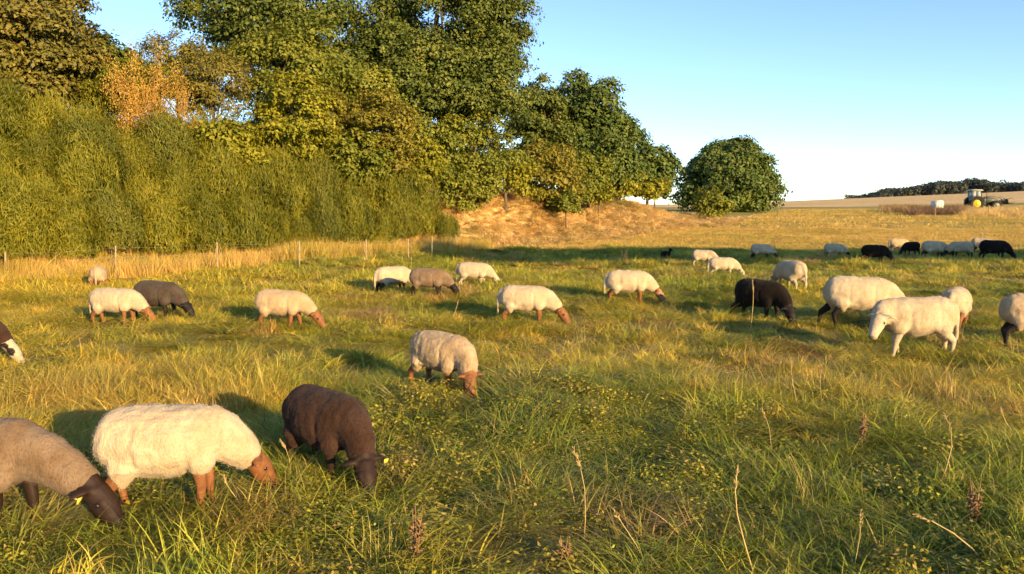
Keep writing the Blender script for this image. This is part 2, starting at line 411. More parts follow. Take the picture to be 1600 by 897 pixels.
TRUNK = [(-0.455, .515, .04, .04), (-0.435, .510, .115, .10), (-0.38, .495, .165, .150), (-0.28, .482, .196, .182), (-0.12, .462, .214, .210),
         (0.06, .452, .218, .214), (0.20, .458, .208, .196), (0.31, .478, .190, .168), (0.40, .492, .155, .130), (0.455, .495, .09, .08)]
NECKS = {   # x, z, r_vertical, r_side  then head (poll, brow, nose, muzzle)
 'stretch': ([(.30, .50, .170, .138), (.49, .445, .150, .120), (.66, .36, .120, .100), (.77, .29, .094, .083)], [(.80, .267, .076, .070), (.865, .183, .078, .070), (.915, .10, .056, .053), (.95, .043, .048, .046), (.962, .023, .02, .02)]),
 'graze': ([(.30, .50, .172, .140), (.43, .445, .155, .125), (.53, .36, .125, .104), (.60, .285, .098, .086)], [(.63, .262, .076, .070), (.69, .178, .078, .070), (.74, .095, .056, .053), (.775, .038, .048, .046), (.787, .018, .02, .02)]),
 'low': ([(.30, .50, .165, .135), (.48, .49, .140, .112), (.62, .44, .112, .094), (.73, .38, .086, .076)], [(.77, .375, .074, .068), (.845, .305, .074, .066), (.905, .225, .052, .050), (.945, .17, .044, .043), (.957, .152, .02, .02)]),
 'level': ([(.30, .50, .165, .135), (.44, .515, .140, .115), (.57, .52, .112, .095), (.66, .525, .088, .078)], [(.70, .535, .076, .070), (.79, .495, .076, .068), (.87, .43, .054, .052), (.92, .39, .046, .045), (.935, .378, .02, .02)]),
 'mid': ([(.30, .50, .165, .135), (.45, .505, .140, .115), (.58, .49, .112, .095), (.67, .47, .088, .078)], [(.70, .475, .078, .072), (.775, .415, .080, .072), (.845, .34, .057, .054), (.89, .285, .048, .046), (.90, .27, .02, .02)]),
 'up': ([(.30, .50, .165, .13), (.39, .59, .125, .105), (.45, .70, .098, .085), (.48, .78, .082, .074)], [(.49, .82, .076, .070), (.57, .80, .074, .066), (.65, .75, .052, .050), (.70, .71, .044, .043), (.712, .70, .02, .02)]),
}

def woolly(me, n, L, w, seed):
    """adds short loose wool fibres standing off the fleece"""
    rg = np.random.default_rng(seed + 70); co = coords(me); no = vnormals(me); pick = rg.integers(0, len(co), n)
    P = co[pick] + rg.normal(scale=.005, size=(n, 3)); Nn = no[pick]
    d = unit(Nn * .9 + np.array((-.25, 0, -.55)) + rg.normal(scale=.5, size=(n, 3))); ln = L * rg.uniform(.5, 1.4, n)
    v, f = leaf_quads(P + d * ln[:, None] * .35, np.cross(d, rg.normal(size=(n, 3))), ln, w * rg.uniform(.6, 1.3, n), rg, d)
    nf = len(me.polygons); lp = np.empty(len(me.loops), np.int32); me.loops.foreach_get('vertex_index', lp); tot = np.empty(nf, np.int32); me.polygons.foreach_get('loop_total', tot)
    st = np.concatenate([[0], np.cumsum(tot)[:-1]]); fs = []
    for k in (3, 4):
        s = st[tot == k]
        if len(s): fs.append(lp[s[:, None] + np.arange(k)])
    new = mesh_np('fleece', np.concatenate([co, v]), fs + [f + len(co)], me.materials[0], True); bpy.data.meshes.remove(me); return new

def unit(v): return v / np.maximum(np.linalg.norm(v, axis=-1, keepdims=True), 1e-9)
def leaf_quads(P, Nm, L, Wd, rng, along=None):
    n = len(P); Nm = unit(Nm)
    t = along if along is not None else rng.normal(size=(n, 3))
    t = unit(t - Nm * (t * Nm).sum(1, keepdims=True)); b = np.cross(Nm, t)
    L = np.broadcast_to(L, (n,))[:, None]; Wd = np.broadcast_to(Wd, (n,))[:, None]
    v = np.stack([P - t * L * .5, P + b * Wd * .5 + Nm * Wd * .22 - t * L * .05, P + t * L * .5, P - b * Wd * .5 + Nm * Wd * .22 - t * L * .05], 1).reshape(-1, 3)
    return v, np.arange(n * 4).reshape(n, 4)

def squat(c):
    c = c.copy(); x = c[:, 0]; c[:, 0] = np.where(x < .30, x * .87, x - .039); return c

def make_sheep(label, px, py, yaw, fleece='white', coat='red', pose='graze', turn=0.0, scale=1.0, steps=(0, 0, 0, 0), tail=True, voxel=0.016, face=None, patch=None, eartag=False, group=None, girth=1.0, depth=None, seed=0, short=1.0):
    """yaw in degrees: 0 faces right in the picture, -90 towards the viewer, 90 away. turn bends the neck sideways (+ to its left)"""
    g = on_ground(px, py) if depth is None else None
    if g is None:
        d = ray(px, py) * depth; g = Vector((d.x, d.y, tz(d.x, d.y)))
    if voxel > .0121: voxel = .021 if g.y < 15 else .0255 if g.y < 21 else .029
    neck, head = NECKS[pose]
    rnd = random.Random(seed + int(px * 7 + py))
    T = R(turn)
    def bend(p):
        x, y, z = p; k = min(1.0, max(0.0, (x - 0.30) / 0.36)); a = T * k
        dx = x - 0.30
        if dx <= 0: return Vector(p)
        return Vector((0.30 + dx * math.cos(a) - y * math.sin(a), dx * math.sin(a) * (0.55 + 0.45 * k) + y * math.cos(a), z))
    legs = []
    for i, (lx, sy) in enumerate(((.285, 1), (.285, -1), (-.30, 1), (-.30, -1))):
        st = steps[i]
        if i < 2:
            P = [(.29, .115 * sy, .42), (.275 + st * .25, .115 * sy, .29), (.29 + st * .6, .105 * sy, .185), (.283 + st, .10 * sy, .055), (.30 + st, .10 * sy, .012), (.305 + st, .10 * sy, -.03)]
            Rr = [(.042, .055), (.044, .054), (.034, .038), (.021, .024), (.029, .033), (.031, .039)]
        else:
            P = [(-.30, .115 * sy, .45), (-.235 + st * .2, .125 * sy, .32), (-.385 + st * .6, .115 * sy, .20), (-.365 + st, .11 * sy, .055), (-.345 + st, .11 * sy, .012), (-.34 + st, .11 * sy, -.03)]
            Rr = [(.045, .060), (.058, .080), (.033, .044), (.021, .026), (.029, .033), (.031, .039)]
        legs.append((P, Rr))
    # body: trunk core, neck, head, ears, legs as one continuous skin
    B = Geo()
    B.tube([(x * .93, 0, z) for x, z, h, w in TRUNK], [(w * .90 * girth, h * .90) for x, z, h, w in TRUNK], 14)
    B.tube([bend((x, 0, z)) for x, z, h, w in neck + head[:1]], [(w * .88, h * .88) for x, z, h, w in neck + head[:1]], 12)
    B.tube([bend((x, 0, z)) for x, z, h, w in head], [(w, h) for x, z, h, w in head], 12)
    hp, hb = head[0], head[1]
    hd = Vector((head[3][0] - hp[0], 0, head[3][1] - hp[1])).normalized(); hn = Vector((-hd.z, 0, hd.x))
    if hn.x < 0: hn = -hn
    pb = Vector((hb[0], 0, hb[1]))
    B.tube([bend(tuple(pb - hn * .040 - hd * .05)), bend(tuple(pb - hn * .042 + hd * .03)), bend(tuple(pb - hn * .020 + hd * .12))], [(.040, .036), (.042, .034), (.024, .020)], 8)
    for sy in (1, -1): B.tube([bend((hb[0] - hd.x * .03 + hn.x * .03, .046 * sy, hb[1] - hd.z * .03 + hn.z * .03)), bend((hb[0] + hd.x * .03 + hn.x * .03, .044 * sy, hb[1] + hd.z * .03 + hn.z * .03))], [.026, .020], 8)
    for sy in (1, -1):
        e0 = bend((hp[0] + .015, .05 * sy, hp[1] + .02)); e1 = bend((hp[0] - .005, .088 * sy, hp[1] + .026)); e2 = bend((hp[0] - .022, .128 * sy, hp[1] + .018)); e3 = bend((hp[0] - .032, .162 * sy, hp[1] - .002))
        B.tube([e0, e1, e2, e3], [(.020, .020), (.038, .018), (.036, .016), (.012, .010)], 8)
    for P, Rr in legs: B.tube(P, Rr, 10)
    body = remeshed('body', B, voxel * (0.95 if voxel <= .0121 else .8), 3)
    co = coords(body)
    body.vertices.foreach_set('co', squat(co).astype(np.float32).ravel()); body.update()
    base = np.array(COATS[coat]); C = np.tile(base, (len(co), 1))
    if face is not None:
        hc = np.array(bend((hp[0] - .02, 0, hp[1])))
        muz = np.array(bend((head[3][0], 0, head[3][1])))
        dax = muz - hc; L = np.linalg.norm(dax); t = ((co - hc) @ dax) / L ** 2
        off = np.linalg.norm(co - hc - np.clip(t, 0, 1)[:, None] * dax, axis=1)
        k = sstep(.10, .08, off) if False else (off < .11) & (t > -.05)
        C[k] = COATS[face]
    C *= (1 + 0.12 * noise3(co[:, 0] * 9, co[:, 1] * 9, co[:, 2] * 9, seed))[:, None]
    muz = np.array(bend((head[3][0], 0, head[3][1]))); k = np.clip(1 - np.linalg.norm(co - muz, axis=1) / .055, 0, 1)[:, None]
    C = C * (1 - .55 * k)
    for sy in (1, -1):
        c = np.array(bend((head[3][0] + .028 * hn.x + .012 * hd.x, .020 * sy, head[3][1] + .028 * hn.z + .012 * hd.z))); C[np.linalg.norm(co - c, axis=1) < .013] *= .3
        c = np.array(bend((hb[0] - .005, hb[3] * .9 * sy, hb[1] + .022))); C *= (1 - .45 * np.clip(1 - np.linalg.norm(co - c, axis=1) / .034, 0, 1))[:, None]
    kn = np.clip(1 - np.abs(co[:, 2] - .19) / .06, 0, 1) * (co[:, 2] < .3); C *= (1 - .2 * kn * noise3(co[:, 0] * 30, co[:, 1] * 30, co[:, 2] * 30, 5))[:, None]
    hoof = (co[:, 2] < .035); C[hoof] = (.035, .026, .02)
    if patch == 'eyes':
        for sy in (1, -1):
            c = np.array(bend((hb[0] - .01, .06 * sy, hb[1] + .02))); C[np.linalg.norm(co - c, axis=1) < .052] = (.02, .014, .012)
            c = np.array(bend((hp[0] - .01, .13 * sy, hp[1]))); C[np.linalg.norm(co - c, axis=1) < .075] = (.02, .014, .012)
    body.attributes.new('coat', 'FLOAT_VECTOR', 'POINT').data.foreach_set('vector', C.astype(np.float32).ravel())
    body.materials.append(HIDE)
    # fleece: trunk, neck up to the ears, shoulders and thighs, tail
    W = Geo()
    W.tube([(x, 0, z) for x, z, h, w in TRUNK], [(w * girth, h) for x, z, h, w in TRUNK], 16)
    W.tube([bend((x, 0, z)) for x, z, h, w in neck], [(w, h) for x, z, h, w in neck], 14)
    for i, (P, Rr) in enumerate(legs):
        if i < 2: W.tube([P[0], Vector(P[0]).lerp(Vector(P[1]), .6), Vector(P[1]).lerp(Vector(P[2]), .12)], [(.060, .085), (.080, .104), (.058, .070)], 12)
        else: W.tube([Vector(P[0]) + Vector((0, -.02 * (1 if P[0][1] > 0 else -1), .0)), P[1], Vector(P[1]).lerp(Vector(P[2]), .42)], [(.060, .085), (.096, .128), (.058, .075)], 12)
    if tail:
        sw = rnd.uniform(-.03, .03)
        W.tube([(-.41, 0, .60), (-.465, sw * .3, .56), (-.495, sw, .45), (-.495, sw * 1.3, .32), (-.485, sw * 1.4, .20), (-.48, sw * 1.4, .17)], [.034, .040, .036, .031, .026, .012], 8)
    fl = remeshed('fleece', W, voxel, 3)
    co = coords(fl); no = vnormals(fl); o = seed * 13.7
    disp = .007 * noise3(co[:, 0] * 9 + o, co[:, 1] * 9, co[:, 2] * 6, 3) + .005 * noise3(co[:, 0] * 24, co[:, 1] * 24 + o, co[:, 2] * 15, 4) + .0035 * noise3(co[:, 0] * 60, co[:, 1] * 60, co[:, 2] * 45 + o, 6)
    # soft vertical folds behind the shoulder and before the thigh
    for fx, fd in ((.19, .012), (-.17, .009)):
        fxx = fx + .02 * noise3(co[:, 2] * 7 + o, co[:, 1] * 3, 0, 8)
        disp -= fd * np.exp(-((co[:, 0] - fxx) / .022) ** 2) * sstep(.62, .45, co[:, 2])
    co = squat(co + no * disp[:, None])
    fl.vertices.foreach_set('co', co.astype(np.float32).ravel()); fl.update()
    fl.materials.append(WOOLS[fleece])
    if voxel < .026: fl = woolly(fl, 16000 if voxel <= .0121 else 4000, .0065 if voxel <= .0121 else .010, .0022 if voxel <= .0121 else .0038, seed)
    root = empty('sheep', (g.x, g.y, g.z - .03), R(yaw)); root.scale = (scale * short, scale, scale)
    link('body', body, root); link('fleece', fl, root)
    for sy in (1, -1):
        e = Geo().sphere(bend((hb[0] - .005, hb[3] * .90 * sy, hb[1] + .022)), .0155, 10, 8).mesh('eye', EYE, True); o = link('eye', e, root); o.location.x = -.039
    if eartag:
        sy = -1 if eartag == 'right' else 1
        c = bend((hp[0] + .0, .15 * sy, hp[1] + .005))
        gt = Geo(); rot = Matrix.Rotation(R(20), 3, 'Y')
        gt.box(c + Vector((.018, 0, -.008)), (.006, .034, .036), rot); gt.box(c + Vector((.004, 0, 0)), (.03, .008, .008)); link('ear_tag', gt.mesh('ear_tag', TAGM), root).location.x = -.039
    tag(root, label, 'sheep', group or 'sheep grazing in the paddock')
    return root

FL = 'sheep grazing in the paddock'
BAND = 'sheep in the far shadow band'
HERD = [
 dict(label='grey-brown sheep with dark head and yellow ear tag grazing beside white sheep', px=-36, py=822, yaw=-8, fleece='grey', coat='brown', pose='stretch', scale=1.06, voxel=.012, eartag='right', steps=(.05, -.04, 0, .05), tail=False, seed=1, girth=1.06),
 dict(label='cream white sheep with orange legs between the grey-brown and dark brown sheep', px=258, py=796, yaw=14, fleece='white', coat='red', pose='graze', turn=26, scale=1.05, voxel=.012, steps=(.03, -.01, .06, .0), tail=False, girth=1.1, seed=2, short=.91),
 dict(label='dark brown sheep with black face and ear tag, head turned to the viewer', px=510, py=742, yaw=-44, fleece='brown', coat='brown', pose='graze', turn=-14, scale=1.0, voxel=.012, eartag='left', steps=(.04, -.05, .0, .04), tail=False, girth=1.08, seed=3),
 dict(label='tan cream sheep with rusty face grazing alone in mid pasture', px=688, py=609, yaw=-40, fleece='cream', coat='red', pose='graze', turn=-26, scale=1.0, voxel=.012, steps=(.02, -.04, .05, -.04), seed=4),
 dict(label='cream sheep with rusty legs walking, standing apart beyond the dark brown sheep', px=438, py=514, yaw=-2, fleece='cream', coat='red', pose='graze', scale=0.97, steps=(.07, -.08, -.1, .08), tail=False, seed=5),
 dict(label='white long-tailed sheep grazing in front of a charcoal sheep', px=180, py=507, yaw=-4, fleece='white', coat='red', pose='graze', scale=0.93, steps=(.02, -.03, .04, 0), seed=6),
 dict(label='charcoal grey sheep grazing behind the white long-tailed sheep', px=246, py=498, yaw=-16, fleece='darkgrey', coat='black', pose='graze', scale=1.0, seed=7, tail=False),
 dict(label='small white sheep seen from behind near the fence posts', px=154, py=452, yaw=108, fleece='cream', coat='red', pose='graze', turn=-18, scale=0.88, seed=8),
 dict(label='brown sheep with white face and black eye patch', px=-52, py=568, yaw=-4, fleece='brown', coat='white', pose='graze', scale=0.95, patch='eyes', seed=9, face='white'),
 dict(label='white sheep with its tail turned, standing close behind a grey-brown sheep', px=613, py=459, yaw=33, fleece='white', coat='brown', pose='graze', scale=0.98, seed=10),
 dict(label='grey-brown sheep with black head beside the white sheep near the fence', px=668, py=464, yaw=-8, fleece='grey', coat='black', pose='graze', scale=0.95, seed=11, tail=False),
 dict(label='white sheep nearest the end of the fence, grazing alone', px=739, py=448, yaw=-4, fleece='white', coat='white', pose='graze', scale=0.93, steps=(.06, -.06, -.06, .06), seed=12),
 dict(label='white sheep with rusty head and long tail grazing ahead of a tall dry stalk', px=819, py=507, yaw=-5, fleece='white', coat='red', pose='graze', scale=1.04, seed=13),
 dict(label='white sheep grazing near the rusty dock plant', px=979, py=474, yaw=-3, fleece='white', coat='red', pose='graze', scale=1.03, face='pale', seed=14),
 dict(label='small black lamb standing with its head raised in the shadow band', px=1040, py=407, yaw=-62, fleece='black', coat='black', pose='up', scale=0.58, seed=15),
 dict(label='white sheep partly hidden behind another white sheep, beside the black lamb', px=1097, py=416, yaw=-10, fleece='white', coat='white', pose='graze', scale=0.85, seed=16, tail=False),
 dict(label='white sheep overlapping a second white sheep, both near the black lamb', px=1127, py=433, yaw=-6, fleece='white', coat='white', pose='graze', scale=0.88, seed=17),
 dict(label='shaded pale sheep grazing at the edge of the meadow behind the white rear-view sheep', px=1188, py=406, yaw=-2, fleece='white', coat='brown', pose='graze', scale=0.92, seed=18, tail=False, group=BAND),
 dict(label='white sheep seen from behind, beside the black sheep', px=1236, py=455, yaw=105, fleece='white', coat='white', pose='graze', scale=1.1, seed=19),
 dict(label='black sheep with braced hind leg grazing in front of the white rear-view sheep', px=1184, py=501, yaw=-54, fleece='black', coat='black', pose='graze', turn=-12, scale=1.12, steps=(.03, -.04, -.05, -.14), girth=1.06, tail=False, seed=20),
 dict(label='large white sheep with black legs grazing behind the all-white sheep', px=1336, py=512, yaw=-4, fleece='white', coat='black', pose='graze', scale=1.30, seed=21, steps=(.03, -.03, -.12, .05), tail=False, face='white'),
 dict(label='all-white long-tailed sheep with lifted head facing the black sheep', px=1432, py=556, yaw=180, fleece='white', coat='white', pose='mid', turn=44, scale=1.24, seed=22, steps=(.06, -.10, .0, -.06)),
 dict(label='white sheep seen from behind, half hidden by the all-white sheep', px=1491, py=515, yaw=52, fleece='white', coat='red', pose='graze', scale=1.08, seed=23),
 dict(label='cream sheep with dark legs standing behind the straw bunch', px=1616, py=541, yaw=-10, fleece='cream', coat='black', pose='graze', scale=1.17, seed=24, steps=(0, 0, .05, -.06), tail=False),
 dict(label='shaded pale sheep with dark head grazing next to the black sheep in the band', px=1302, py=404, yaw=-6, fleece='white', coat='black', pose='graze', scale=0.92, seed=25, tail=False, group=BAND),
 dict(label='black sheep with its head hidden, grazing in the far shadow band', px=1364, py=412, yaw=-4, fleece='black', coat='black', pose='graze', scale=1.02, seed=26, tail=False, group=BAND),
 dict(label='sunlit cream sheep standing furthest out on the mown meadow', px=1402, py=395, yaw=4, fleece='cream', coat='white', pose='graze', scale=0.98, seed=27, group=BAND),
 dict(label='small black sheep squeezed between cream and pale sheep', px=1424, py=400, yaw=200, fleece='black', coat='black', pose='graze', scale=0.9, seed=28, tail=False, group=BAND),
 dict(label='shaded pale sheep right beside the small black sheep', px=1457, py=404, yaw=-4, fleece='white', coat='black', pose='graze', scale=1.08, seed=29, tail=False, group=BAND),
 dict(label='shaded pale sheep between another pale sheep and the large black one', px=1502, py=404, yaw=178, fleece='white', coat='black', pose='graze', scale=1.05, seed=30, tail=False, group=BAND),
 dict(label='pale sheep of which only the back shows behind the large black sheep', px=1532, py=396, yaw=0, fleece='white', coat='brown', pose='graze', scale=1.05, seed=31, tail=False, group=BAND),
 dict(label='large black sheep at the end of the shaded row', px=1550, py=407, yaw=-4, fleece='black', coat='black', pose='graze', scale=1.2, seed=32, tail=False, group=BAND),
]
for h in HERD: make_sheep(**h)
#PART3
# ------------------------------------------------------------------ trees and shrubs
def crown_clumps(rng, radii, n, rc, flat=1.0, low=-0.75, shell=(0.55, 0.92)):
    rad = np.array(radii); out = []
    i = np.arange(n) + .5; ph = np.pi * (1 + 5 ** .5) * i; z = 1 - (1 - low) * i / n
    d = np.stack([np.sqrt(np.maximum(0, 1 - z * z)) * np.cos(ph), np.sqrt(np.maximum(0, 1 - z * z)) * np.sin(ph), z], 1) + rng.normal(scale=.16, size=(n, 3))
    f = rng.uniform(shell[0], shell[1], n)[:, None]
    c = unit(d) * f * rad; r = rc * rng.uniform(.7, 1.3, n)
    k = max(3, n // 4); ci = rng.uniform(-.5, .5, (k, 3)) * rad; ri = rc * rng.uniform(.9, 1.4, k)
    return np.concatenate([c, ci]), np.concatenate([r, ri])

def crown_leaves(rng, C, RC, nleaf, size, radii, up=0.35, rag=0.18):
    w = RC ** 2; w = w / w.sum(); which = rng.choice(len(C), nleaf, p=w)
    u = unit(rng.normal(size=(nleaf, 3))); u[:, 2] = np.where(u[:, 2] < -.45, -u[:, 2], u[:, 2])
    lump = 1 + rag * noise3(u[:, 0] * 3 + which * 7.3, u[:, 1] * 3, u[:, 2] * 3, 21) * 2
    fr = (1 - rng.uniform(0, 1, nleaf) ** 1.6 * .55) * lump
    P = C[which] + u * (RC[which] * fr)[:, None] * np.array((1, 1, .78)) + rng.normal(scale=size * .4, size=(nleaf, 3))
    out = unit(P / np.array(radii))
    Nm = u * .6 + out * .35 + np.array((0, 0, up)) + rng.normal(scale=.45, size=(nleaf, 3))
    return P, Nm

def limbs(geo, rng, base, top, r0, targets, sides=7, frac=(0.3, 0.95)):
    base = Vector(base); top = Vector(top); H = (top - base).length
    pts = [base.lerp(top, t) + Vector((rng.normal() * .02 * H * t * 1.5, rng.normal() * .02 * H * t * 1.5, 0)) for t in np.linspace(0, 1, 6)]
    rad = [r0 * (1.35 if i == 0 else 1 - .14 * i) for i in range(6)]
    geo.tube(pts, rad, sides + 2)
    for T in targets:
        T = Vector(T); t = rng.uniform(*frac); i = min(4, int(t * 5)); s = pts[i].lerp(pts[i + 1], t * 5 - i)
        mid = s.lerp(T, .5) + Vector((rng.normal() * .05 * H, rng.normal() * .05 * H, abs(rng.normal()) * .05 * H))
        r1 = r0 * (1 - .7 * t) * .5
        geo.tube([s, s.lerp(mid, .6), mid, mid.lerp(T, .6), T], [r1, r1 * .8, r1 * .62, r1 * .42, r1 * .18], sides - 2, cap=False)

def make_tree(name, label, cat, x, y, trunk_h, cz, radii, nclump, rc, nleaf, leaf, mat, seed, r0=None, group=None, off=(0, 0), low=-.75, extra=(), wd=.62, rag=.18, bark=None, shell=(.55, .92), nl=14):
    """cz: height of the crown's centre above the ground at the foot; extra: more crown lobes (dx, dy, dz, rx, ry, rz, clumps, share of leaves)"""
    rng = np.random.default_rng(seed); z0 = tz(x, y); nleaf = int(nleaf * .84); leaf *= 1.07
    root = empty(name, (x, y, z0))
    lobes = [(off[0], off[1], cz) + tuple(radii) + (nclump, nleaf)] + [(e[0], e[1], e[2], e[3], e[4], e[5], e[6], int(nleaf * e[7])) for e in extra]
    V = []; Fq = []; nb = 0; allc = []
    for lx, ly, lz, rx, ry, rz, k, nlf in lobes:
        C, RC = crown_clumps(rng, (rx, ry, rz), k, rc, low=low, shell=shell)
        P, Nm = crown_leaves(rng, C, RC, nlf, leaf, (rx, ry, rz), rag=rag)
        o = np.array((lx, ly, lz)); P = P + o; keep = P[:, 2] > .12; P = P[keep]; Nm = Nm[keep]
        L = leaf * rng.uniform(.5, 1.6, len(P)); v, f = leaf_quads(P, Nm, L, L * wd, rng)
        V.append(v); Fq.append(f + nb); nb += len(v); allc.append(C + o)
    link('crown', mesh_np('crown', np.concatenate(V), np.concatenate(Fq), mat), root)
    g = Geo(); A = np.concatenate(allc); sel = A[rng.choice(len(A), min(len(A), nl), replace=False)]
    r0 = r0 or radii[0] * .06
    limbs(g, rng, (0, 0, -.3), (off[0], off[1], cz + radii[2] * .35), r0, [tuple(s) for s in sel], frac=(max(.15, min(.5, trunk_h / (cz + radii[2] * .35))), .95))
    link('trunk', g.mesh('trunk', bark or BARK, True), root)
    tag(root, label, cat, group); return root

OAK = leaf_mat('oak_leaf', ((0.053, 0.081, 0.014), (0.111, 0.144, 0.026), (0.226, 0.231, 0.044)), .22)
OAK2 = leaf_mat('brown_oak_leaf', ((0.077, 0.081, 0.016), (0.182, 0.164, 0.032), (0.327, 0.240, 0.047)), .25)
OLIVE = leaf_mat('olive_leaf', ((0.097, 0.125, 0.016), (0.184, 0.205, 0.026), (0.309, 0.291, 0.038)), .28)
YEL = leaf_mat('yellow_green_leaf', ((0.132, 0.144, 0.014), (0.263, 0.260, 0.021), (0.402, 0.358, 0.034)), .32)
GOLD = leaf_mat('golden_olive_leaf', ((0.126, 0.121, 0.015), (0.222, 0.198, 0.026), (0.332, 0.276, 0.038)), .3)
DEEP = leaf_mat('dark_green_leaf', ((0.047, 0.083, 0.020), (0.097, 0.139, 0.028), (0.194, 0.221, 0.043)), .2)
BROOM = leaf_mat('broom_twig', ((0.085, 0.096, 0.008), (0.178, 0.178, 0.013), (0.30, 0.26, 0.022)), .25, hue_scale=1.2, obj_var=.5)
DARKBROOM = leaf_mat('dark_broom_twig', ((0.066, 0.080, 0.010), (0.125, 0.135, 0.015), (0.20, 0.19, 0.024)), .2, hue_scale=1.2, obj_var=.4)
RUSTB = leaf_mat('brownish_twig', ((0.122, 0.116, 0.025), (0.208, 0.183, 0.034), (0.312, 0.251, 0.047)), .25, hue_scale=1.2)
ORANGE = leaf_mat('orange_leaf', ((0.339, 0.206, 0.044), (0.524, 0.309, 0.052), (0.678, 0.446, 0.088)), .3)

def XY(px, depth): return ((px - 800) / F * depth, depth)

def tree_px(name, label, cat, px, py_c, depth, rpx, rpy, nclump, nleaf, leaf, mat, seed, rc=None, **kw):
    """crown centre given as a pixel, its distance in metres and its half width and height in pixels"""
    x, y = XY(px, depth); zc = CAM_Z + (HORIZON - py_c) / F * depth - tz(x, y)
    rx = rpx / F * depth; rz = rpy / F * depth
    return make_tree(name, label, cat, x, y, max(.6, zc - rz * .8), zc, (rx, rx * .9, rz), nclump, rc or rx * .27, nleaf, leaf, mat, seed, **kw)

# the two oaks above the bank
tree_px('oak_tree', 'tall spreading oak with dark green crown above the bare bank', 'tree', 690, 95, 46, 142, 172, 96, 100000, .15, OAK, 101, rc=1.05, r0=.42, low=-.9, rag=.25, extra=((3.4, -.4, 8.8, 2.3, 2.4, 2.4, 14, .12), (-1.5, -2.2, 5.2, 3.6, 2.6, 2.4, 18, .16), (2.7, -1.4, 5.2, 2.9, 2.4, 2.6, 18, .17), (-3.4, -1.0, 7.0, 2.6, 2.4, 2.6, 14, .12)), nl=22)
tree_px('oak_tree', 'broad oak rising behind the yellow-green shrubs on the bank', 'tree', 440, 40, 43, 145, 140, 84, 80000, .15, OAK, 102, rc=1.0, r0=.4, low=-.85, rag=.25, nl=20)
tree_px('oak_tree', 'oak with browning leaves behind the broom, beside the orange shrub', 'tree', 50, 88, 31, 132, 128, 70, 60000, .135, OAK2, 103, rc=.75, r0=.3, low=-.9, rag=.28, nl=18)
tree_px('oak_tree', 'half hidden dark oak between the browning oak and orange shrub', 'tree', 165, 128, 34, 66, 66, 26, 16000, .18, OAK, 113, rc=.7, r0=.2, low=-.9, rag=.25)
# shrubs and small trees on the slope
tree_px('small_tree', 'rounded olive green tree in front of the broad oak', 'tree', 470, 128, 38, 95, 82, 40, 36000, .13, OLIVE, 104, rc=.8, low=-.9)
tree_px('shrub', 'bright yellow-green upright shrub amid the broom below the oaks', 'shrub', 466, 200, 33.5, 62, 82, 30, 19000, .12, YEL, 105, rc=.52, low=-.9, rag=.35)
tree_px('shrub', 'low yellow-green shrub spreading below the orange shrub', 'shrub', 352, 238, 31, 68, 52, 26, 12000, .14, YEL, 106, rc=.5, low=-.9, rag=.3)
tree_px('shrub', 'golden olive shrub right below the tall oak', 'shrub', 600, 215, 36.5, 66, 72, 30, 20000, .115, GOLD, 107, rc=.55, low=-.9, rag=.3)
tree_px('shrub', 'brownish fine-twigged shrub beside the orange shrub', 'shrub', 340, 140, 35, 66, 58, 26, 14000, .14, RUSTB, 108, rc=.55, low=-.9, wd=.3, rag=.3)
tree_px('small_tree', 'olive tree filling the gap under the tall oak', 'tree', 735, 245, 43.5, 84, 70, 34, 26000, .13, OLIVE, 109, rc=.75, low=-.9)
tree_px('shrub', 'yellow-green shrub with bare forked stem on the bank', 'shrub', 790, 272, 46.5, 50, 50, 24, 10000, .16, YEL, 110, rc=.5, low=-.6, rag=.35, r0=.12)
tree_px('shrub', 'golden shrub with dark stem at the top of the bare bank', 'shrub', 856, 278, 49.5, 54, 64, 32, 15000, .16, GOLD, 111, rc=.55, low=-.95, rag=.35, r0=.1)
tree_px('shrub', 'small olive shrub between golden shrub and oak', 'shrub', 705, 300, 41.5, 52, 44, 18, 7000, .14, OLIVE, 112, rc=.5, low=-.95)
tree_px('shrub', 'dense olive shrub hanging over the top of the bare bank', 'shrub', 905, 296, 54, 34, 26, 16, 6000, .17, OLIVE, 114, rc=.45, low=-.95)
tree_px('shrub', 'greenish shrub between the broad oak and tall oak', 'shrub', 575, 165, 41, 64, 64, 28, 15000, .16, OLIVE, 115, rc=.6, low=-.9, rag=.3)
tree_px('shrub', 'rust tinged shrub behind the orange shrub', 'shrub', 290, 118, 37, 70, 56, 26, 14000, .14, RUSTB, 116, rc=.6, low=-.9, wd=.35, rag=.35)
tree_px('shrub', 'leafy green shrub rising out of the broom below the browning oak', 'shrub', 215, 150, 31, 70, 50, 26, 13000, .12, BROOM, 117, rc=.5, low=-.9, wd=.35, rag=.3)
tree_px('shrub', 'olive shrub rooted low between broom and golden olive shrub', 'shrub', 560, 255, 35.5, 58, 46, 24, 12000, .13, OLIVE, 118, rc=.48, low=-.95, rag=.35)
tree_px('shrub', 'yellow-green shrub tucked under the golden olive shrub', 'shrub', 640, 268, 38, 62, 52, 26, 13000, .14, YEL, 119, rc=.5, low=-.95, rag=.35)
tree_px('shrub', 'dull green shrub filling the foot of the tall oak', 'shrub', 668, 235, 41.5, 66, 60, 28, 14000, .15, OLIVE, 127, rc=.6, low=-.95, rag=.35)
tree_px('shrub', 'golden shrub beside the yellow-green upright shrub', 'shrub', 535, 205, 37, 52, 56, 22, 11000, .14, GOLD, 128, rc=.5, low=-.95, rag=.35)
tree_px('shrub', 'wide olive shrub at the end of the broom slope', 'shrub', 735, 300, 43.5, 48, 40, 20, 8000, .15, OLIVE, 129, rc=.5, low=-.95, rag=.3)
tree_px('shrub', 'low bush at the lip of the bare bank below the golden shrub', 'shrub', 884, 318, 48.5, 26, 20, 12, 5000, .13, OLIVE, 132, rc=.36, low=-.97, rag=.3)
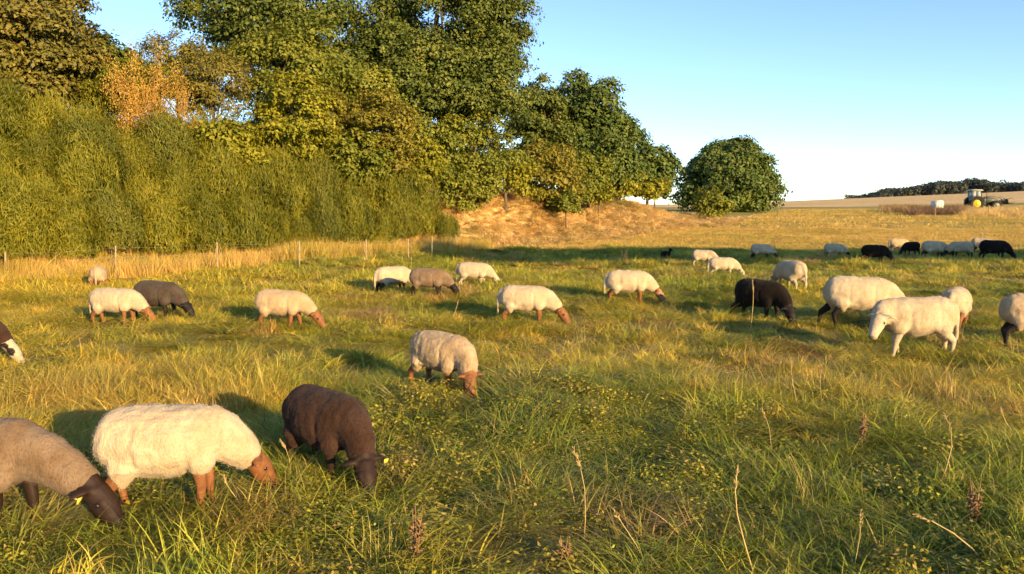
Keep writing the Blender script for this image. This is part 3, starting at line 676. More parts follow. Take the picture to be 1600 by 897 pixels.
tree_px('shrub', 'low bush in the gap under the hedgerow trees', 'shrub', 935, 303, 56, 30, 18, 12, 5000, .15, YEL, 133, rc=.36, low=-.97, rag=.3)
tree_px('shrub', 'dark low bush under the smaller rounded tree', 'shrub', 1022, 298, 71, 30, 16, 12, 5000, .18, DEEP, 134, rc=.42, low=-.97, rag=.3)
# rounded trees further along the hedgerow
tree_px('round_tree', 'large rounded dark green tree beyond the golden shrub', 'tree', 908, 210, 63, 84, 90, 60, 50000, .23, DEEP, 120, rc=1.15, low=-.95, rag=.16, extra=((1.6, -1.5, 4.0, 2.8, 2.6, 2.9, 16, .16), (-1.2, -1.5, 2.8, 3.0, 2.6, 2.4, 16, .14), (2.2, -1.0, 2.4, 2.6, 2.4, 2.2, 14, .12)))
tree_px('round_tree', 'loose green tree between the tall oak and rounded tree', 'tree', 845, 205, 60, 56, 84, 36, 30000, .20, OAK, 121, rc=.8, low=-.9, rag=.3)
tree_px('round_tree', 'smaller rounded tree at the end of the hedgerow', 'tree', 1010, 268, 80, 48, 42, 30, 15000, .30, DEEP, 122, rc=1.0, low=-.95, rag=.16)
tree_px('round_tree', 'medium dark tree wedged between two rounded trees', 'tree', 962, 248, 74, 46, 56, 28, 14000, .28, DEEP, 123, rc=1.0, low=-.95, rag=.2)
tree_px('shrub', 'yellow-green bush under the large rounded tree', 'shrub', 968, 288, 63, 40, 24, 18, 7000, .2, YEL, 124, rc=.55, low=-.95)
tree_px('shrub', 'pale olive bush beside the golden shrub, below the rounded tree', 'shrub', 918, 280, 58, 42, 40, 20, 9000, .19, OLIVE, 125, rc=.55, low=-.95)
tree_px('shrub', 'flat light bush at the far end of the bank', 'shrub', 1010, 296, 66, 36, 14, 14, 5000, .22, YEL, 126, rc=.5, low=-.9)
# the lone round tree
tree_px('round_tree', 'lone dome shaped tree standing in the open meadow', 'tree', 1134, 274, 97, 72, 56, 70, 54000, .31, DEEP, 130, rc=1.25, low=-.95, rag=.13, extra=((-.4, -3.4, 3.6, 3.6, 3.0, 4.0, 26, .25), (3.2, -1.0, 2.3, 3.2, 3.0, 3.0, 22, .2), (-3.0, -.5, 2.3, 3.1, 3.0, 2.8, 20, .18), (.3, -1.5, 1.8, 3.6, 3, 2.2, 16, .15)))
tree_px('shrub', 'small round bush in front of the lone dome shaped tree', 'shrub', 1108, 320, 74, 32, 26, 22, 9000, .2, OLIVE, 131, rc=.6, low=-.97, rag=.25)

# bare orange shrub with lichen-covered branches
def orange_shrub():
    rng = np.random.default_rng(77); x, y = XY(256, 29.5); z0 = tz(x, y); root = empty('bare_shrub', (x, y, z0)); root.scale = (.56, .56, 1.2)
    g = Geo(); tips = []
    def grow(p, d, L, r, lev):
        n = 3; pts = [p]; dd = d.copy()
        for i in range(n):
            dd = (dd + Vector(rng.normal(scale=.22, size=3)) + Vector((0, 0, .06))).normalized(); pts.append(pts[-1] + dd * L / n)
        g.tube(pts, [r * (1 - .16 * i) for i in range(n + 1)], 4 if lev > 1 else 6, cap=False)
        if lev >= 5: tips.append(pts[-1]); tips.append(pts[-2]); return
        for k in range(3 if lev < 3 else 2 + int(rng.random() < .4)):
            q = pts[-1] if k == 0 else pts[rng.integers(1, n + 1)]
            nd = (dd + Vector(rng.normal(scale=.55, size=3))).normalized(); grow(q, nd, L * rng.uniform(.62, .85), r * .62, lev + 1)
    for a in range(5):
        an = a * 1.26 + rng.uniform(-.3, .3)
        grow(Vector((.1 * math.cos(an), .1 * math.sin(an), -.1)), Vector((.36 * math.cos(an), .36 * math.sin(an), 1)).normalized(), 1.45, .048, 0)
    LICH = simple('orange_lichen_bark', (0.40, 0.225, 0.055), 0.9, var=.4, scale=7)
    link('branches', g.mesh('branches', LICH, True), root)
    T = np.array([tuple(t) for t in tips]); T = T[rng.choice(len(T), min(len(T), 2600), replace=False)]
    P = np.repeat(T, 5, 0) + rng.normal(scale=.14, size=(len(T) * 5, 3))
    v, f = leaf_quads(P, rng.normal(size=P.shape) + (0, -.2, .3), .085, .05, rng)
    link('leaves', mesh_np('leaves', v, f, ORANGE), root)
    tag(root, 'bare orange shrub with tangled lichen-covered branches above the broom', 'shrub')
orange_shrub()

# broom bushes covering the slope behind the fence
def broom_meshes(seed, h, r, n, mat):
    rng = np.random.default_rng(seed)
    az = rng.uniform(0, 2 * np.pi, n); s = np.sqrt(rng.uniform(0, 1, n)); up = rng.uniform(.12, 1.0, n) ** .8
    lump = 1 + .38 * noise3(np.cos(az) * 2.4, np.sin(az) * 2.4, up * 4, seed)
    wid = r * np.sin(np.clip(up * 1.9 + .35, 0, np.pi)) ** .5 * lump
    P = np.stack([np.cos(az) * s * wid, np.sin(az) * s * wid, up * h * (1 - .25 * s ** 2) * (1 + .12 * rng.normal(size=n))], 1)
    d = unit(np.stack([np.cos(az) * s * .55, np.sin(az) * s * .55, np.full(n, 1.0)], 1) + rng.normal(scale=.42, size=(n, 3)))
    Nm = np.stack([np.cos(az), np.sin(az), np.full(n, .35)], 1) + rng.normal(scale=.5, size=(n, 3))
    L = rng.uniform(.12, .30, n)
    fv, ff = leaf_quads(P, Nm, L, rng.uniform(.017, .034, n), rng, d)
    g = Geo()
    for k in range(9):
        a = rng.uniform(0, 6.28); q = rng.uniform(.2, .8) * r; t = Vector((math.cos(a) * q, math.sin(a) * q, h * rng.uniform(.6, .85)))
        b0 = Vector((math.cos(a) * .15, math.sin(a) * .15, -.2)); g.tube([b0, b0.lerp(t, .5) + Vector((0, 0, .12)), t], [.03, .02, .008], 5, cap=False)
    return mesh_np('foliage', fv, ff, mat), g.mesh('stem', BARK)
BV = [broom_meshes(300 + i, h, r, n, m) for i, (h, r, n, m) in enumerate(((2.1, 1.15, 13000, BROOM), (2.4, 1.2, 14000, BROOM), (1.9, 1.2, 13000, BROOM), (2.2, 1.1, 13000, DARKBROOM), (1.7, 1.0, 10000, BROOM)))]
rr = random.Random(5)
def foot_at(s):
    """point and inward normal along the bank foot, s in metres from the fence's left end"""
    A = [(-23.0, 5.5)] + [tuple(f[:2]) for f in FOOT[1:4]]; acc = 0
    for a, b in zip(A[:-1], A[1:]):
        dx, dy = b[0] - a[0], b[1] - a[1]; L = math.hypot(dx, dy)
        if s <= acc + L or b == A[-1]:
            t = (s - acc) / L; return a[0] + dx * t, a[1] + dy * t, -dy / L, dx / L
        acc += L
ROWL = ('green broom bush in the front row behind the fence', 'green broom bush in the dense mass covering the slope', 'green broom bush on the crest of the slope')
for row, off in enumerate((1.3, 2.7, 4.2, 5.8, 7.6)):
    s = 0.4 + row * .35
    while s < 38.2 - (1.2 if row > 1 else 0):
        fx, fy, nxx, nyy = foot_at(s); o = off + rr.uniform(-.35, .35)
        bx, by = fx + nxx * o, fy + nyy * o
        dark = s > 29 and rr.random() < .15
        fm, sm = BV[3] if dark or rr.random() < .12 else BV[rr.choice((0, 1, 2, 4))]
        e = empty('broom_bush', (bx, by, tz(bx, by) - .05), rr.uniform(0, 6.28)); k = rr.uniform(.72, 1.2) * (.8 if row == 0 else 1.0); k *= 1.0 + .22 * min(1, max(0, (s - 28) / 6)); e.scale = (k, k, k * rr.uniform(.9, 1.15))
        link('foliage', fm, e); link('stem', sm, e)
        if fm is BV[3][0]: lab = 'dark green broom bush among the lighter broom bushes'
        else: lab = ROWL[0 if row == 0 else 2 if row == 4 else 1]
        tag(e, lab, 'bush', 'broom bushes on the slope')
        s += rr.uniform(1.25, 1.75)

# high-stemmed orchard trees standing right of the view; their crowns throw the long band of shade
orch = make_tree('orchard_tree', 'high-stemmed orchard tree in the row beside the paddock', 'tree', 14.6, 11.3, 3.8, 5.65, (2.4, 1.7, .85), 30, .68, 14000, .24, OAK, 140, r0=.11, group='orchard trees', low=-.8, nl=9)
for i in range(1, 8):
    c = orch.copy(); COL.objects.link(c); x, y = 14.6 + i * 3.6, 11.3 + .3 * math.sin(i * 2.1)
    c.location = (x, y, tz(x, y)); c.rotation_euler = (0, 0, math.pi * (i % 2) + .15 * math.sin(i * 3.3))
    for ch in orch.children:
        q = ch.copy(); COL.objects.link(q); q.parent = c
#PART4
# ------------------------------------------------------------------ grass (uncountable: one object per kind of growth)
GRASS = grass_mat('grass_blade')
SOURCES = bpy.data.collections.new('tuft_shapes')      # not linked to the scene; shapes the grass objects scatter

def tuft_mesh(name, seed, n, lmin, lmax, spread, incl, curl, width, lean=0.0, levels=4):
    """n blades; incl: start angle from vertical, curl: how far the blade arches over, lean: share lying the same way (+x)"""
    rng = np.random.default_rng(seed)
    rad = spread * np.sqrt(rng.uniform(0, 1, n)); a0 = rng.uniform(0, 6.283, n)
    P = np.stack([rad * np.cos(a0), rad * np.sin(a0), np.full(n, -.02)], 1)
    az = np.where(rng.random(n) < lean, rng.normal(0, .45, n), rng.uniform(0, 6.283, n))
    L = rng.uniform(lmin, lmax, n); th = np.abs(rng.normal(incl, .22, n)); cu = curl * rng.uniform(.4, 1.4, n)
    w = width * rng.uniform(.6, 1.3, n); tw = rng.normal(0, .5, n)
    side = np.stack([-np.sin(az + tw), np.cos(az + tw), rng.normal(0, .15, n)], 1)
    rows = []; p = P.copy()
    for k in range(levels + 1):
        t = k / levels
        ww = (w * (1 - t ** 1.7) * .5)[:, None]
        if k < levels: rows.append(p - side * ww); rows.append(p + side * ww)
        else: rows.append(p.copy())
        ang = th + cu * t ** 1.2; st = (L / levels)[:, None]
        step = np.stack([np.sin(ang) * np.cos(az), np.sin(ang) * np.sin(az), np.cos(ang)], 1)
        p = p + step * st; p[:, 2] = np.maximum(p[:, 2], .012 + .01 * rng.random(n))
    V = np.stack(rows, 1); m = V.shape[1]; base = (np.arange(n) * m)[:, None]
    q = np.concatenate([base + np.array([[2 * k, 2 * k + 1, 2 * k + 3, 2 * k + 2]]) for k in range(levels - 1)])
    t3 = base + np.array([[2 * levels - 2, 2 * levels - 1, 2 * levels]])
    return V.reshape(-1, 3), [q, t3]

def herb_mesh(seed, n, h, r, leaf):
    """leafy clover-like herb: thin stems with small oval leaflets"""
    rng = np.random.default_rng(seed)
    rad = r * np.sqrt(rng.uniform(0, 1, n)); a = rng.uniform(0, 6.283, n); z = h * rng.uniform(.25, 1, n) * (1 - .5 * (rad / r) ** 2)
    P = np.stack([rad * np.cos(a), rad * np.sin(a), z], 1)
    Nm = np.stack([np.cos(a) * .5, np.sin(a) * .5, np.ones(n)], 1) + rng.normal(scale=.45, size=(n, 3))
    v, f = leaf_quads(P, Nm, leaf * rng.uniform(.6, 1.4, n), leaf * .6 * rng.uniform(.7, 1.2, n), rng)
    vs, fs = tuft_mesh('', seed + 1, 10, h * .7, h * 1.1, r * .7, .35, .4, .004)
    return np.concatenate([v, vs]), [np.concatenate([f, fs[0] + len(v)]), fs[1] + len(v)]

def patch_mesh(seed, maker, k=7, r=.27, turn=6.283):
    """several tufts grown together into one sod; every tuft carries its own shade"""
    rg = np.random.default_rng(seed); V = []; Q = []; T = []; A = []; nb = 0
    for i in range(k):
        v, (q, t) = maker(seed * 31 + i); a = rg.uniform(-.5, .5) * turn; c, s = math.cos(a), math.sin(a); sc = rg.uniform(.7, 1.25)
        v = v * sc; v = np.stack([v[:, 0] * c - v[:, 1] * s, v[:, 0] * s + v[:, 1] * c, v[:, 2] * rg.uniform(.6, 1.3)], 1)
        ra = r * math.sqrt((i + .5) / k); an = i * 2.4 + rg.uniform(-.4, .4)
        v = v + np.array((ra * math.cos(an), ra * math.sin(an), 0))
        V.append(v); Q.append(q + nb); T.append(t + nb); nb += len(v); A.append(np.full(len(v), rg.uniform(0, 1)))
    return np.concatenate(V), [np.concatenate(Q), np.concatenate(T)], np.concatenate(A)
def source(name, arr):
    v, f = arr[0], arr[1]; a = arr[2] if len(arr) > 2 else np.full(len(v), .5)
    o = bpy.data.objects.new(name, mesh_np(name, v, f, GRASS, attrs={'shade': a})); SOURCES.objects.link(o)
for i in range(3): source('a%d_lush' % i, patch_mesh(500 + i, lambda s: tuft_mesh('', s, 44, .09, .26, .13, .50, 1.2, .0075, lean=.2)))       # 0-2
for i in range(3): source('b%d_lying' % i, patch_mesh(510 + i, lambda s: tuft_mesh('', s, 38, .20, .46, .14, .85, 1.3, .0068, lean=.6, levels=5), turn=2.6))  # 3-5
for i in range(2): source('c%d_straw' % i, patch_mesh(520 + i, lambda s: tuft_mesh('', s, 24, .22, .50, .12, .42, .8, .0055, lean=.3)))         # 6-7
for i in range(2): source('d%d_herb' % i, patch_mesh(530 + i, lambda s: herb_mesh(s, 100, .17, .17, .028)))                                   # 8-9
for i in range(2): source('e%d_short' % i, tuft_mesh('', 540 + i, 60, .06, .16, .34, .5, .7, .010, lean=.2, levels=3))  # 10-11
for i in range(2): source('f%d_tall' % i, tuft_mesh('', 550 + i, 40, .35, .85, .16, .16, .55, .011, lean=.4))          # 12-13
for i in range(3): source('g%d_coarse' % i, patch_mesh(560 + i, lambda s: tuft_mesh('', s, 26, .15, .36, .18, .55, 1.1, .015, lean=.55), r=.32))       # 14-16

def scatter(name, label, cat, P, rot, scl, tint, pick):
    me = bpy.data.meshes.new(name); n = len(P)
    me.vertices.add(n); me.vertices.foreach_set('co', P.astype(np.float32).ravel())
    me.attributes.new('rot', 'FLOAT_VECTOR', 'POINT').data.foreach_set('vector', rot.astype(np.float32).ravel())
    me.attributes.new('scl', 'FLOAT_VECTOR', 'POINT').data.foreach_set('vector', scl.astype(np.float32).ravel())
    me.attributes.new('tint', 'FLOAT_COLOR', 'POINT').data.foreach_set('color', np.concatenate([tint, np.ones((n, 1))], 1).astype(np.float32).ravel())
    me.attributes.new('pick', 'INT', 'POINT').data.foreach_set('value', pick.astype(np.int32))
    me.materials.append(GRASS)
    o = link(name, me); tag(o, label, cat, kind='stuff')
    ng = bpy.data.node_groups.new(name, 'GeometryNodeTree')
    ng.interface.new_socket('Geometry', in_out='INPUT', socket_type='NodeSocketGeometry'); ng.interface.new_socket('Geometry', in_out='OUTPUT', socket_type='NodeSocketGeometry')
    gi = ng.nodes.new('NodeGroupInput'); go = ng.nodes.new('NodeGroupOutput')
    ip = ng.nodes.new('GeometryNodeInstanceOnPoints'); ci = ng.nodes.new('GeometryNodeCollectionInfo')
    ci.inputs['Collection'].default_value = SOURCES; ci.inputs['Separate Children'].default_value = True; ci.inputs['Reset Children'].default_value = True
    def attr(nm, ty):
        a = ng.nodes.new('GeometryNodeInputNamedAttribute'); a.data_type = ty; a.inputs['Name'].default_value = nm
        return a.outputs['Attribute']
    ip.inputs['Pick Instance'].default_value = True
    L = ng.links
    L.new(gi.outputs[0], ip.inputs['Points']); L.new(ci.outputs[0], ip.inputs['Instance'])
    L.new(attr('pick', 'INT'), ip.inputs['Instance Index'])
    er = ng.nodes.new('FunctionNodeEulerToRotation'); L.new(attr('rot', 'FLOAT_VECTOR'), er.inputs[0]); L.new(er.outputs[0], ip.inputs['Rotation'])
    L.new(attr('scl', 'FLOAT_VECTOR'), ip.inputs['Scale']); L.new(ip.outputs[0], go.inputs[0])
    m = o.modifiers.new('scatter', 'NODES'); m.node_group = ng
    return o

def mix(a, b, t): return a + (b - a) * np.clip(t, 0, 1)[:, None]
def blob(x, y, cx, cy, r): return np.exp(-(((x - cx) ** 2 + (y - cy) ** 2) / r ** 2))
T_LUSH = np.array((0.36, 0.385, 0.045)); T_DEEP = np.array((0.23, 0.29, 0.042)); T_YG = np.array((0.60, 0.50, 0.06))
T_STRAW = np.array((0.70, 0.51, 0.17)); T_BROWN = np.array((0.48, 0.32, 0.12)); T_GOLD = np.array((0.66, 0.50, 0.06))

def dryness(x, y):
    """0 lush .. 1 straw"""
    n = .55 * noise3(x / 1.5, y / 1.5, 0, 41) + .35 * noise3(x / .6, y / .6, 0, 42)
    d = .31 + .46 * n
    d += .20 * blob(x, y, 1.4, 9.6, 2.0) + .20 * blob(x, y, 4.2, 8.3, 1.6) + .18 * blob(x, y, -4.5, 8.3, 2.6)
    d -= .42 * blob(x, y, .1, 6.0, 1.7) + .30 * blob(x, y, -.9, 7.9, 1.0) + .25 * blob(x, y, 2.6, 5.2, 1.6) + .3 * blob(x, y, -2.2, 4.6, 1.0)
    return d

rng = np.random.default_rng(900)
def sector(n, y0, y1, margin):
    """points spread evenly over the ground seen between two distances, with a margin to the sides"""
    k = int(n * 1.6); y = np.sqrt(rng.uniform(y0 ** 2, y1 ** 2, k)); half = .66 * y + margin
    x = rng.uniform(-1, 1, k) * half
    keep = rng.random(k) < half / half.max() * (y.max() / y).clip(0, 1)
    return x[keep][:n], y[keep][:n]

def pasture():
    X = []; Y = []; S = []
    for n, a, b, sc in ((2600, 2.4, 9, .88), (4400, 9, 20, .84), (4600, 20, 37.5, .95)):
        x, y = sector(n, a, b, 2.0); X.append(x); Y.append(y); S.append(np.full(len(x), sc))
    x = np.concatenate(X); y = np.concatenate(Y); s = np.concatenate(S)
    sd, H, W = bank(x, y); keep = (sd < .6) & (rng.random(len(x)) < pasture_mask(x, y) + .05)
    x, y, s = x[keep], y[keep], s[keep]; n = len(x)
    d = dryness(x, y) + rng.normal(0, .10, n)
    herb = noise3(x / .9, y / .9, 0, 51) + .9 * blob(x, y, .1, 6.1, 1.8) + .5 * blob(x, y, -2.5, 4.6, 1.2) + .5 * blob(x, y, -1, 7.8, 1.2) - .25 + rng.normal(0, .2, n)
    u = rng.random(n); far = y > 17
    pick = np.where(u < .45, rng.integers(0, 3, n), rng.integers(3, 6, n))
    pick = np.where((d > .55) & (u > .62), rng.integers(6, 8, n), pick)
    pick = np.where((herb > .05) & (u < .6) & ~far, rng.integers(8, 10, n), pick)
    pick = np.where(far & (u < .8), rng.integers(14, 17, n), pick)
    tint = mix(np.tile(T_DEEP, (n, 1)), np.tile(T_LUSH, (n, 1)), (d + .1) / .3); tint = mix(tint, np.tile(T_YG, (n, 1)), (d - .2) / .3)
    tint = mix(tint, np.tile(T_STRAW, (n, 1)), (d - .5) / .35)
    tint = mix(tint, np.tile(T_BROWN, (n, 1)), ((noise3(x / .8, y / .8, 0, 61) - .5) / .2) * .55)
    tint = mix(tint, np.tile(T_GOLD, (n, 1)), sstep(-1.0, -7.0, x + .25 * (y - 10)) * .6 * sstep(3.5, 6.5, y))  # golden cast of the warm light painted into the tint towards the left
    isherb = (pick == 8) | (pick == 9); tint[isherb] = mix(np.tile(T_LUSH * .78, (n, 1)), np.tile(T_YG, (n, 1)), rng.random(n) * .3)[isherb]
    tint *= rng.uniform(.75, 1.25, (n, 1))
    hgt = .72 + .75 * noise3(x / .42, y / .42, 0, 71) + .2 * noise3(x / 3.5, y / 3.5, 0, 72)
    flow = 2.2 * noise3(x / 1.6, y / 1.6, 0, 81) + 1.2 * noise3(x / 5, y / 5, 0, 82) - .4
    rot = np.stack([rng.normal(0, .12, n), rng.normal(0, .12, n), flow + rng.normal(0, 1.1, n)], 1)
    k = s * rng.uniform(.75, 1.25, n); scl = np.stack([k * 1.15, k * 1.15, k * hgt.clip(.3, 1.5) * np.interp(y, [3, 9, 20, 36], [.82, .82, .74, .80])], 1)
    P = np.stack([x, y, terrain(x, y) - .01], 1)
    scatter('pasture_grass', 'long tousled grass and clover of the sheep paddock', 'grass', P, rot, scl, tint, pick)
pasture()

def meadow():
    x1, y1 = sector(20000, 35, 62, 3); x2, y2 = sector(11000, 62, 115, 6)
    x = np.concatenate([x1, x2]); y = np.concatenate([y1, y2])
    sd, H, W = bank(x, y); keep = (sd < .4) & (rng.random(len(x)) > pasture_mask(x, y)) & (x > -6)
    x, y, sd = x[keep], y[keep], sd[keep]; n = len(x)
    d = .5 + .5 * noise3(x / 7, y / 3, 0, 43) + .3 * noise3(x / 1.5, y / 1.5, 0, 44) + rng.normal(0, .15, n)
    tint = mix(np.tile(np.array((.54, .41, .085)), (n, 1)), np.tile(np.array((.76, .51, .15)), (n, 1)), d) * rng.uniform(.8, 1.2, (n, 1))
    k = rng.uniform(.8, 1.5, n) * (1 + (y > 62) * .7); scl = np.stack([k * 1.5, k * 1.5, k * .9], 1)
    rot = np.stack([np.zeros(n), np.zeros(n), rng.uniform(0, 6.28, n)], 1)
    scatter('meadow_grass', 'short yellowish grass of the mown meadow beyond the paddock', 'grass', np.stack([x, y, terrain(x, y)], 1), rot, scl, tint, rng.integers(10, 12, n))
meadow()

def bank_grass():
    n = 20000; y = rng.uniform(31, 90, n); x = rng.uniform(-7, 30, n)
    sd, H, W = bank(x, y); keep = (sd > -1.0) & (sd < 9) & (H > .15) & (rng.random(n) < sstep(-1.0, .6, sd))
    x, y = x[keep], y[keep]; n = len(x)
    d = noise3(x / 1.3, y / 1.3, 0, 45) + rng.normal(0, .3, n)
    tint = mix(np.tile(np.array((.66, .47, .19)), (n, 1)), np.tile(np.array((.82, .60, .27)), (n, 1)), d + .4)
    tint = mix(tint, np.tile(np.array((.30, .26, .07)), (n, 1)), (noise3(x / 2.2, y / 2.2, 0, 46) - .45) / .2 * .7)
    k = rng.uniform(.9, 1.6, n); hg = .75 + .4 * noise3(x / .9, y / .9, 0, 47)
    rot = np.stack([rng.normal(0, .25, n), rng.normal(0, .25, n), -1.2 + rng.normal(0, .7, n)], 1)
    pick = np.where(rng.random(n) < .75, rng.integers(14, 17, n), rng.integers(3, 6, n))
    scatter('bank_grass', 'dry straw coloured grass covering the bare bank', 'grass', np.stack([x, y, terrain(x, y)], 1), rot, np.stack([k, k, k * hg.clip(.4, 1.3) * .6], 1), tint, pick)
bank_grass()

def fence_grass():
    X = []; Y = []
    for s in np.arange(0, 38.5, .035):
        fx, fy, a, b = foot_at(s); o = rng.uniform(-1.9, 1.6, 2)
        X += list(fx + a * o); Y += list(fy + b * o)
    x = np.array(X); y = np.array(Y); n = len(x)
    d = noise3(x / 1.2, y / 1.2, 0, 48) + rng.normal(0, .35, n)
    tint = mix(np.tile(np.array((.46, .36, .055)), (n, 1)), np.tile(np.array((.74, .50, .14)), (n, 1)), d * .8 + .55)
    k = rng.uniform(.7, 1.2, n) * (.8 + .35 * noise3(x / 1.5, y / 1.5, 0, 49)); rot = np.stack([rng.normal(0, .12, n), rng.normal(0, .12, n), rng.uniform(0, 6.28, n)], 1)
    scatter('fence_side_grass', 'tall dry grass growing along the fence below the broom', 'grass', np.stack([x, y, terrain(x, y)], 1), rot, np.stack([k, k, k], 1), tint, rng.integers(12, 14, n))
fence_grass()
#PART5
# ------------------------------------------------------------------ fence along the foot of the slope
POSTM = simple('weathered_post', (0.30, 0.235, 0.15), .85, var=.3, scale=14)
WIREM = simple('fence_tape', (0.55, 0.50, 0.42), .6, var=.1)
fence = None; tops = []
for px, py, hp in ((-150, 452, 52), (10, 443, 50), (182, 434, 50), (340, 425, 47), (468, 418, 42), (572, 412, 38), (638, 406, 33), (675, 401, 31), (712, 393, 26)):
    g = on_ground(px, py); h = hp * g.y / F
    if fence is None: fence = empty('post_fence', g)
    o = Vector(g) - fence.location
    G = Geo(); G.tube([(0, 0, -.25), (0, 0, h * .5), (.01, .01, h - .02), (.012, .01, h)], [.026, .025, .023, .015], 8)
    link('post', G.mesh('post', POSTM, True), fence, o); tops.append((o, h))
for f in (.35, .65, .93):
    G = Geo()
    for (a, ha), (b, hb) in zip(tops[:-1], tops[1:]):
        p, q = a + Vector((0, -.036, ha * f)), b + Vector((0, -.036, hb * f))
        G.tube([p, p.lerp(q, .5) - Vector((0, 0, .04)), q], [.0012] * 3, 4)
    link('wire', G.mesh('wire', WIREM), fence)
tag(fence, 'pale wooden post fence with thin wires along the broom covered slope', 'fence')

# ------------------------------------------------------------------ tractor and water tank by the far field
def tractor():
    GREEN = simple('green_paint', (0.085, 0.10, 0.07), .5, var=.15, scale=3); YELL = simple('yellow_paint', (0.55, 0.42, 0.03), .4, var=.1)
    RUB = simple('tyre_rubber', (0.03, 0.028, 0.026), .9, var=.3); GREY = simple('grey_metal', (0.20, 0.19, 0.17), .5, metal=.3, var=.2)
    GL = simple('cab_glass', (0.30, 0.34, 0.36), .08, var=.05, spec=.8); DARK = simple('dark_metal', (0.05, 0.045, 0.04), .6, var=.2)
    LAMP = simple('lamp_glass', (0.6, 0.6, 0.55), .2, var=.05)
    g = on_ground(1521, 328); root = empty('tractor', g, R(-6))
    # wheels
    def wheel(x, y, r, w, rm=None):
        G = Geo(); prof = [(r * .62, -w / 2), (r * .90, -w / 2), (r * .985, -w * .42), (r, -w * .2), (r, w * .2), (r * .985, w * .42), (r * .90, w / 2), (r * .62, w / 2)]
        n = 28; vs = []; b = 0
        for k in range(n):
            a = 2 * math.pi * k / n
            vs += [(rr * math.cos(a), yy, rr * math.sin(a)) for rr, yy in prof]
        m = len(prof); q = [(k * m + j, k * m + (j + 1) % m, ((k + 1) % n) * m + (j + 1) % m, ((k + 1) % n) * m + j) for k in range(n) for j in range(m)]
        G.v.append(np.array(vs)); G.q += q
        for k in range(22):                                     # tread lugs
            a = 2 * math.pi * k / 22
            for s in (-1, 1): G.box((math.cos(a + .07 * s) * r * 1.0, s * w * .24, math.sin(a + .07 * s) * r * 1.0), (.09, w * .46, .08), Matrix.Rotation(-a, 3, 'Y') @ Matrix.Rotation(.35 * s, 3, 'X'))
        e = link('wheel', G.mesh('wheel', RUB), root, (x, y, r - .04))
        Rm = Geo(); s = -1 if y < 0 else 1
        Rm.tube([(0, -w * .38, 0), (0, -w * .3, 0), (0, w * .3, 0), (0, w * .38, 0)], [r * .60, r * .64, r * .64, r * .60], 24)
        Rm.tube([(0, s * w * .38, 0), (0, s * w * .46, 0)], [r * .22, r * .17], 16)
        for k in range(8): Rm.box((math.cos(k * .785) * r * .34, s * w * .40, math.sin(k * .785) * r * .34), (.07, .04, .07))
        link('rim', Rm.mesh('rim', rm or YELL), e)
    for y in (-.82, .82): wheel(0, y, .93, .55); wheel(2.75, y * .98, .66, .42, GREY)
    G = Geo(); G.prism([(.75, 1.05), (2.95, 1.0), (3.12, 1.2), (3.05, 1.55), (2.2, 1.78), (.75, 1.86)], -.42, .42); link('hood', G.mesh('hood', GREEN), root)
    G = Geo(); G.box((3.10, 0, 1.22), (.06, .6, .42)); link('grille', G.mesh('grille', DARK), root)
    G = Geo(); G.box((1.2, 0, .82), (3.4, .5, .5)); G.box((0, 0, .95), (.5, 1.3, .35)); G.box((2.75, 0, .66), (.2, 1.4, .18)); link('chassis', G.mesh('chassis', DARK), root)
    G = Geo(); G.prism([(-.55, 1.2), (.75, 1.2), (.80, 1.75), (-.62, 1.75)], -.62, .62); link('cab_base', G.mesh('cab_base', GREEN), root)
    c = Geo()
    for y in (-.62, .62):
        for p, q in (((-.60, 1.74), (-.55, 2.72)), ((.05, 1.74), (.08, 2.72)), ((.79, 1.74), (.62, 2.72))): c.tube([(p[0], y, p[1]), (q[0], y * .95, q[1])], [.045, .045], 6)
    cab = link('cab', c.mesh('cab', GREEN), root)
    for y in (-.60, .60):
        for x0, x1, t0, t1 in ((-.55, .0, -.50, .04), (.10, .74, .12, .58)):
            P = Geo(); P.v.append(np.array([(x0, y, 1.77), (x1, y, 1.77), (t1, y * .955, 2.70), (t0, y * .955, 2.70), (x0, y * .985, 1.77), (x1, y * .985, 1.77), (t1, y * .94, 2.70), (t0, y * .94, 2.70)]))
            P.q += [(0, 1, 2, 3), (7, 6, 5, 4), (0, 4, 5, 1), (1, 5, 6, 2), (2, 6, 7, 3), (3, 7, 4, 0)]; link('window', P.mesh('window', GL), cab)
    for xb, xt in ((.80, .63), (-.60, -.55)):
        P = Geo(); P.v.append(np.array([(xb, -.56, 1.77), (xb, .56, 1.77), (xt, .52, 2.70), (xt, -.52, 2.70), (xb - .02, -.56, 1.77), (xb - .02, .56, 1.77), (xt - .02, .52, 2.70), (xt - .02, -.52, 2.70)]))
        P.q += [(0, 1, 2, 3), (7, 6, 5, 4), (0, 4, 5, 1), (1, 5, 6, 2), (2, 6, 7, 3), (3, 7, 4, 0)]; link('windscreen', P.mesh('windscreen', GL), cab)
    G = Geo(); G.prism([(-.78, 2.72), (.85, 2.72), (.92, 2.80), (.70, 2.93), (-.60, 2.95), (-.82, 2.84)], -.72, .72); link('roof', G.mesh('roof', simple('pale_roof', (0.30, 0.31, 0.26), .5)), cab)
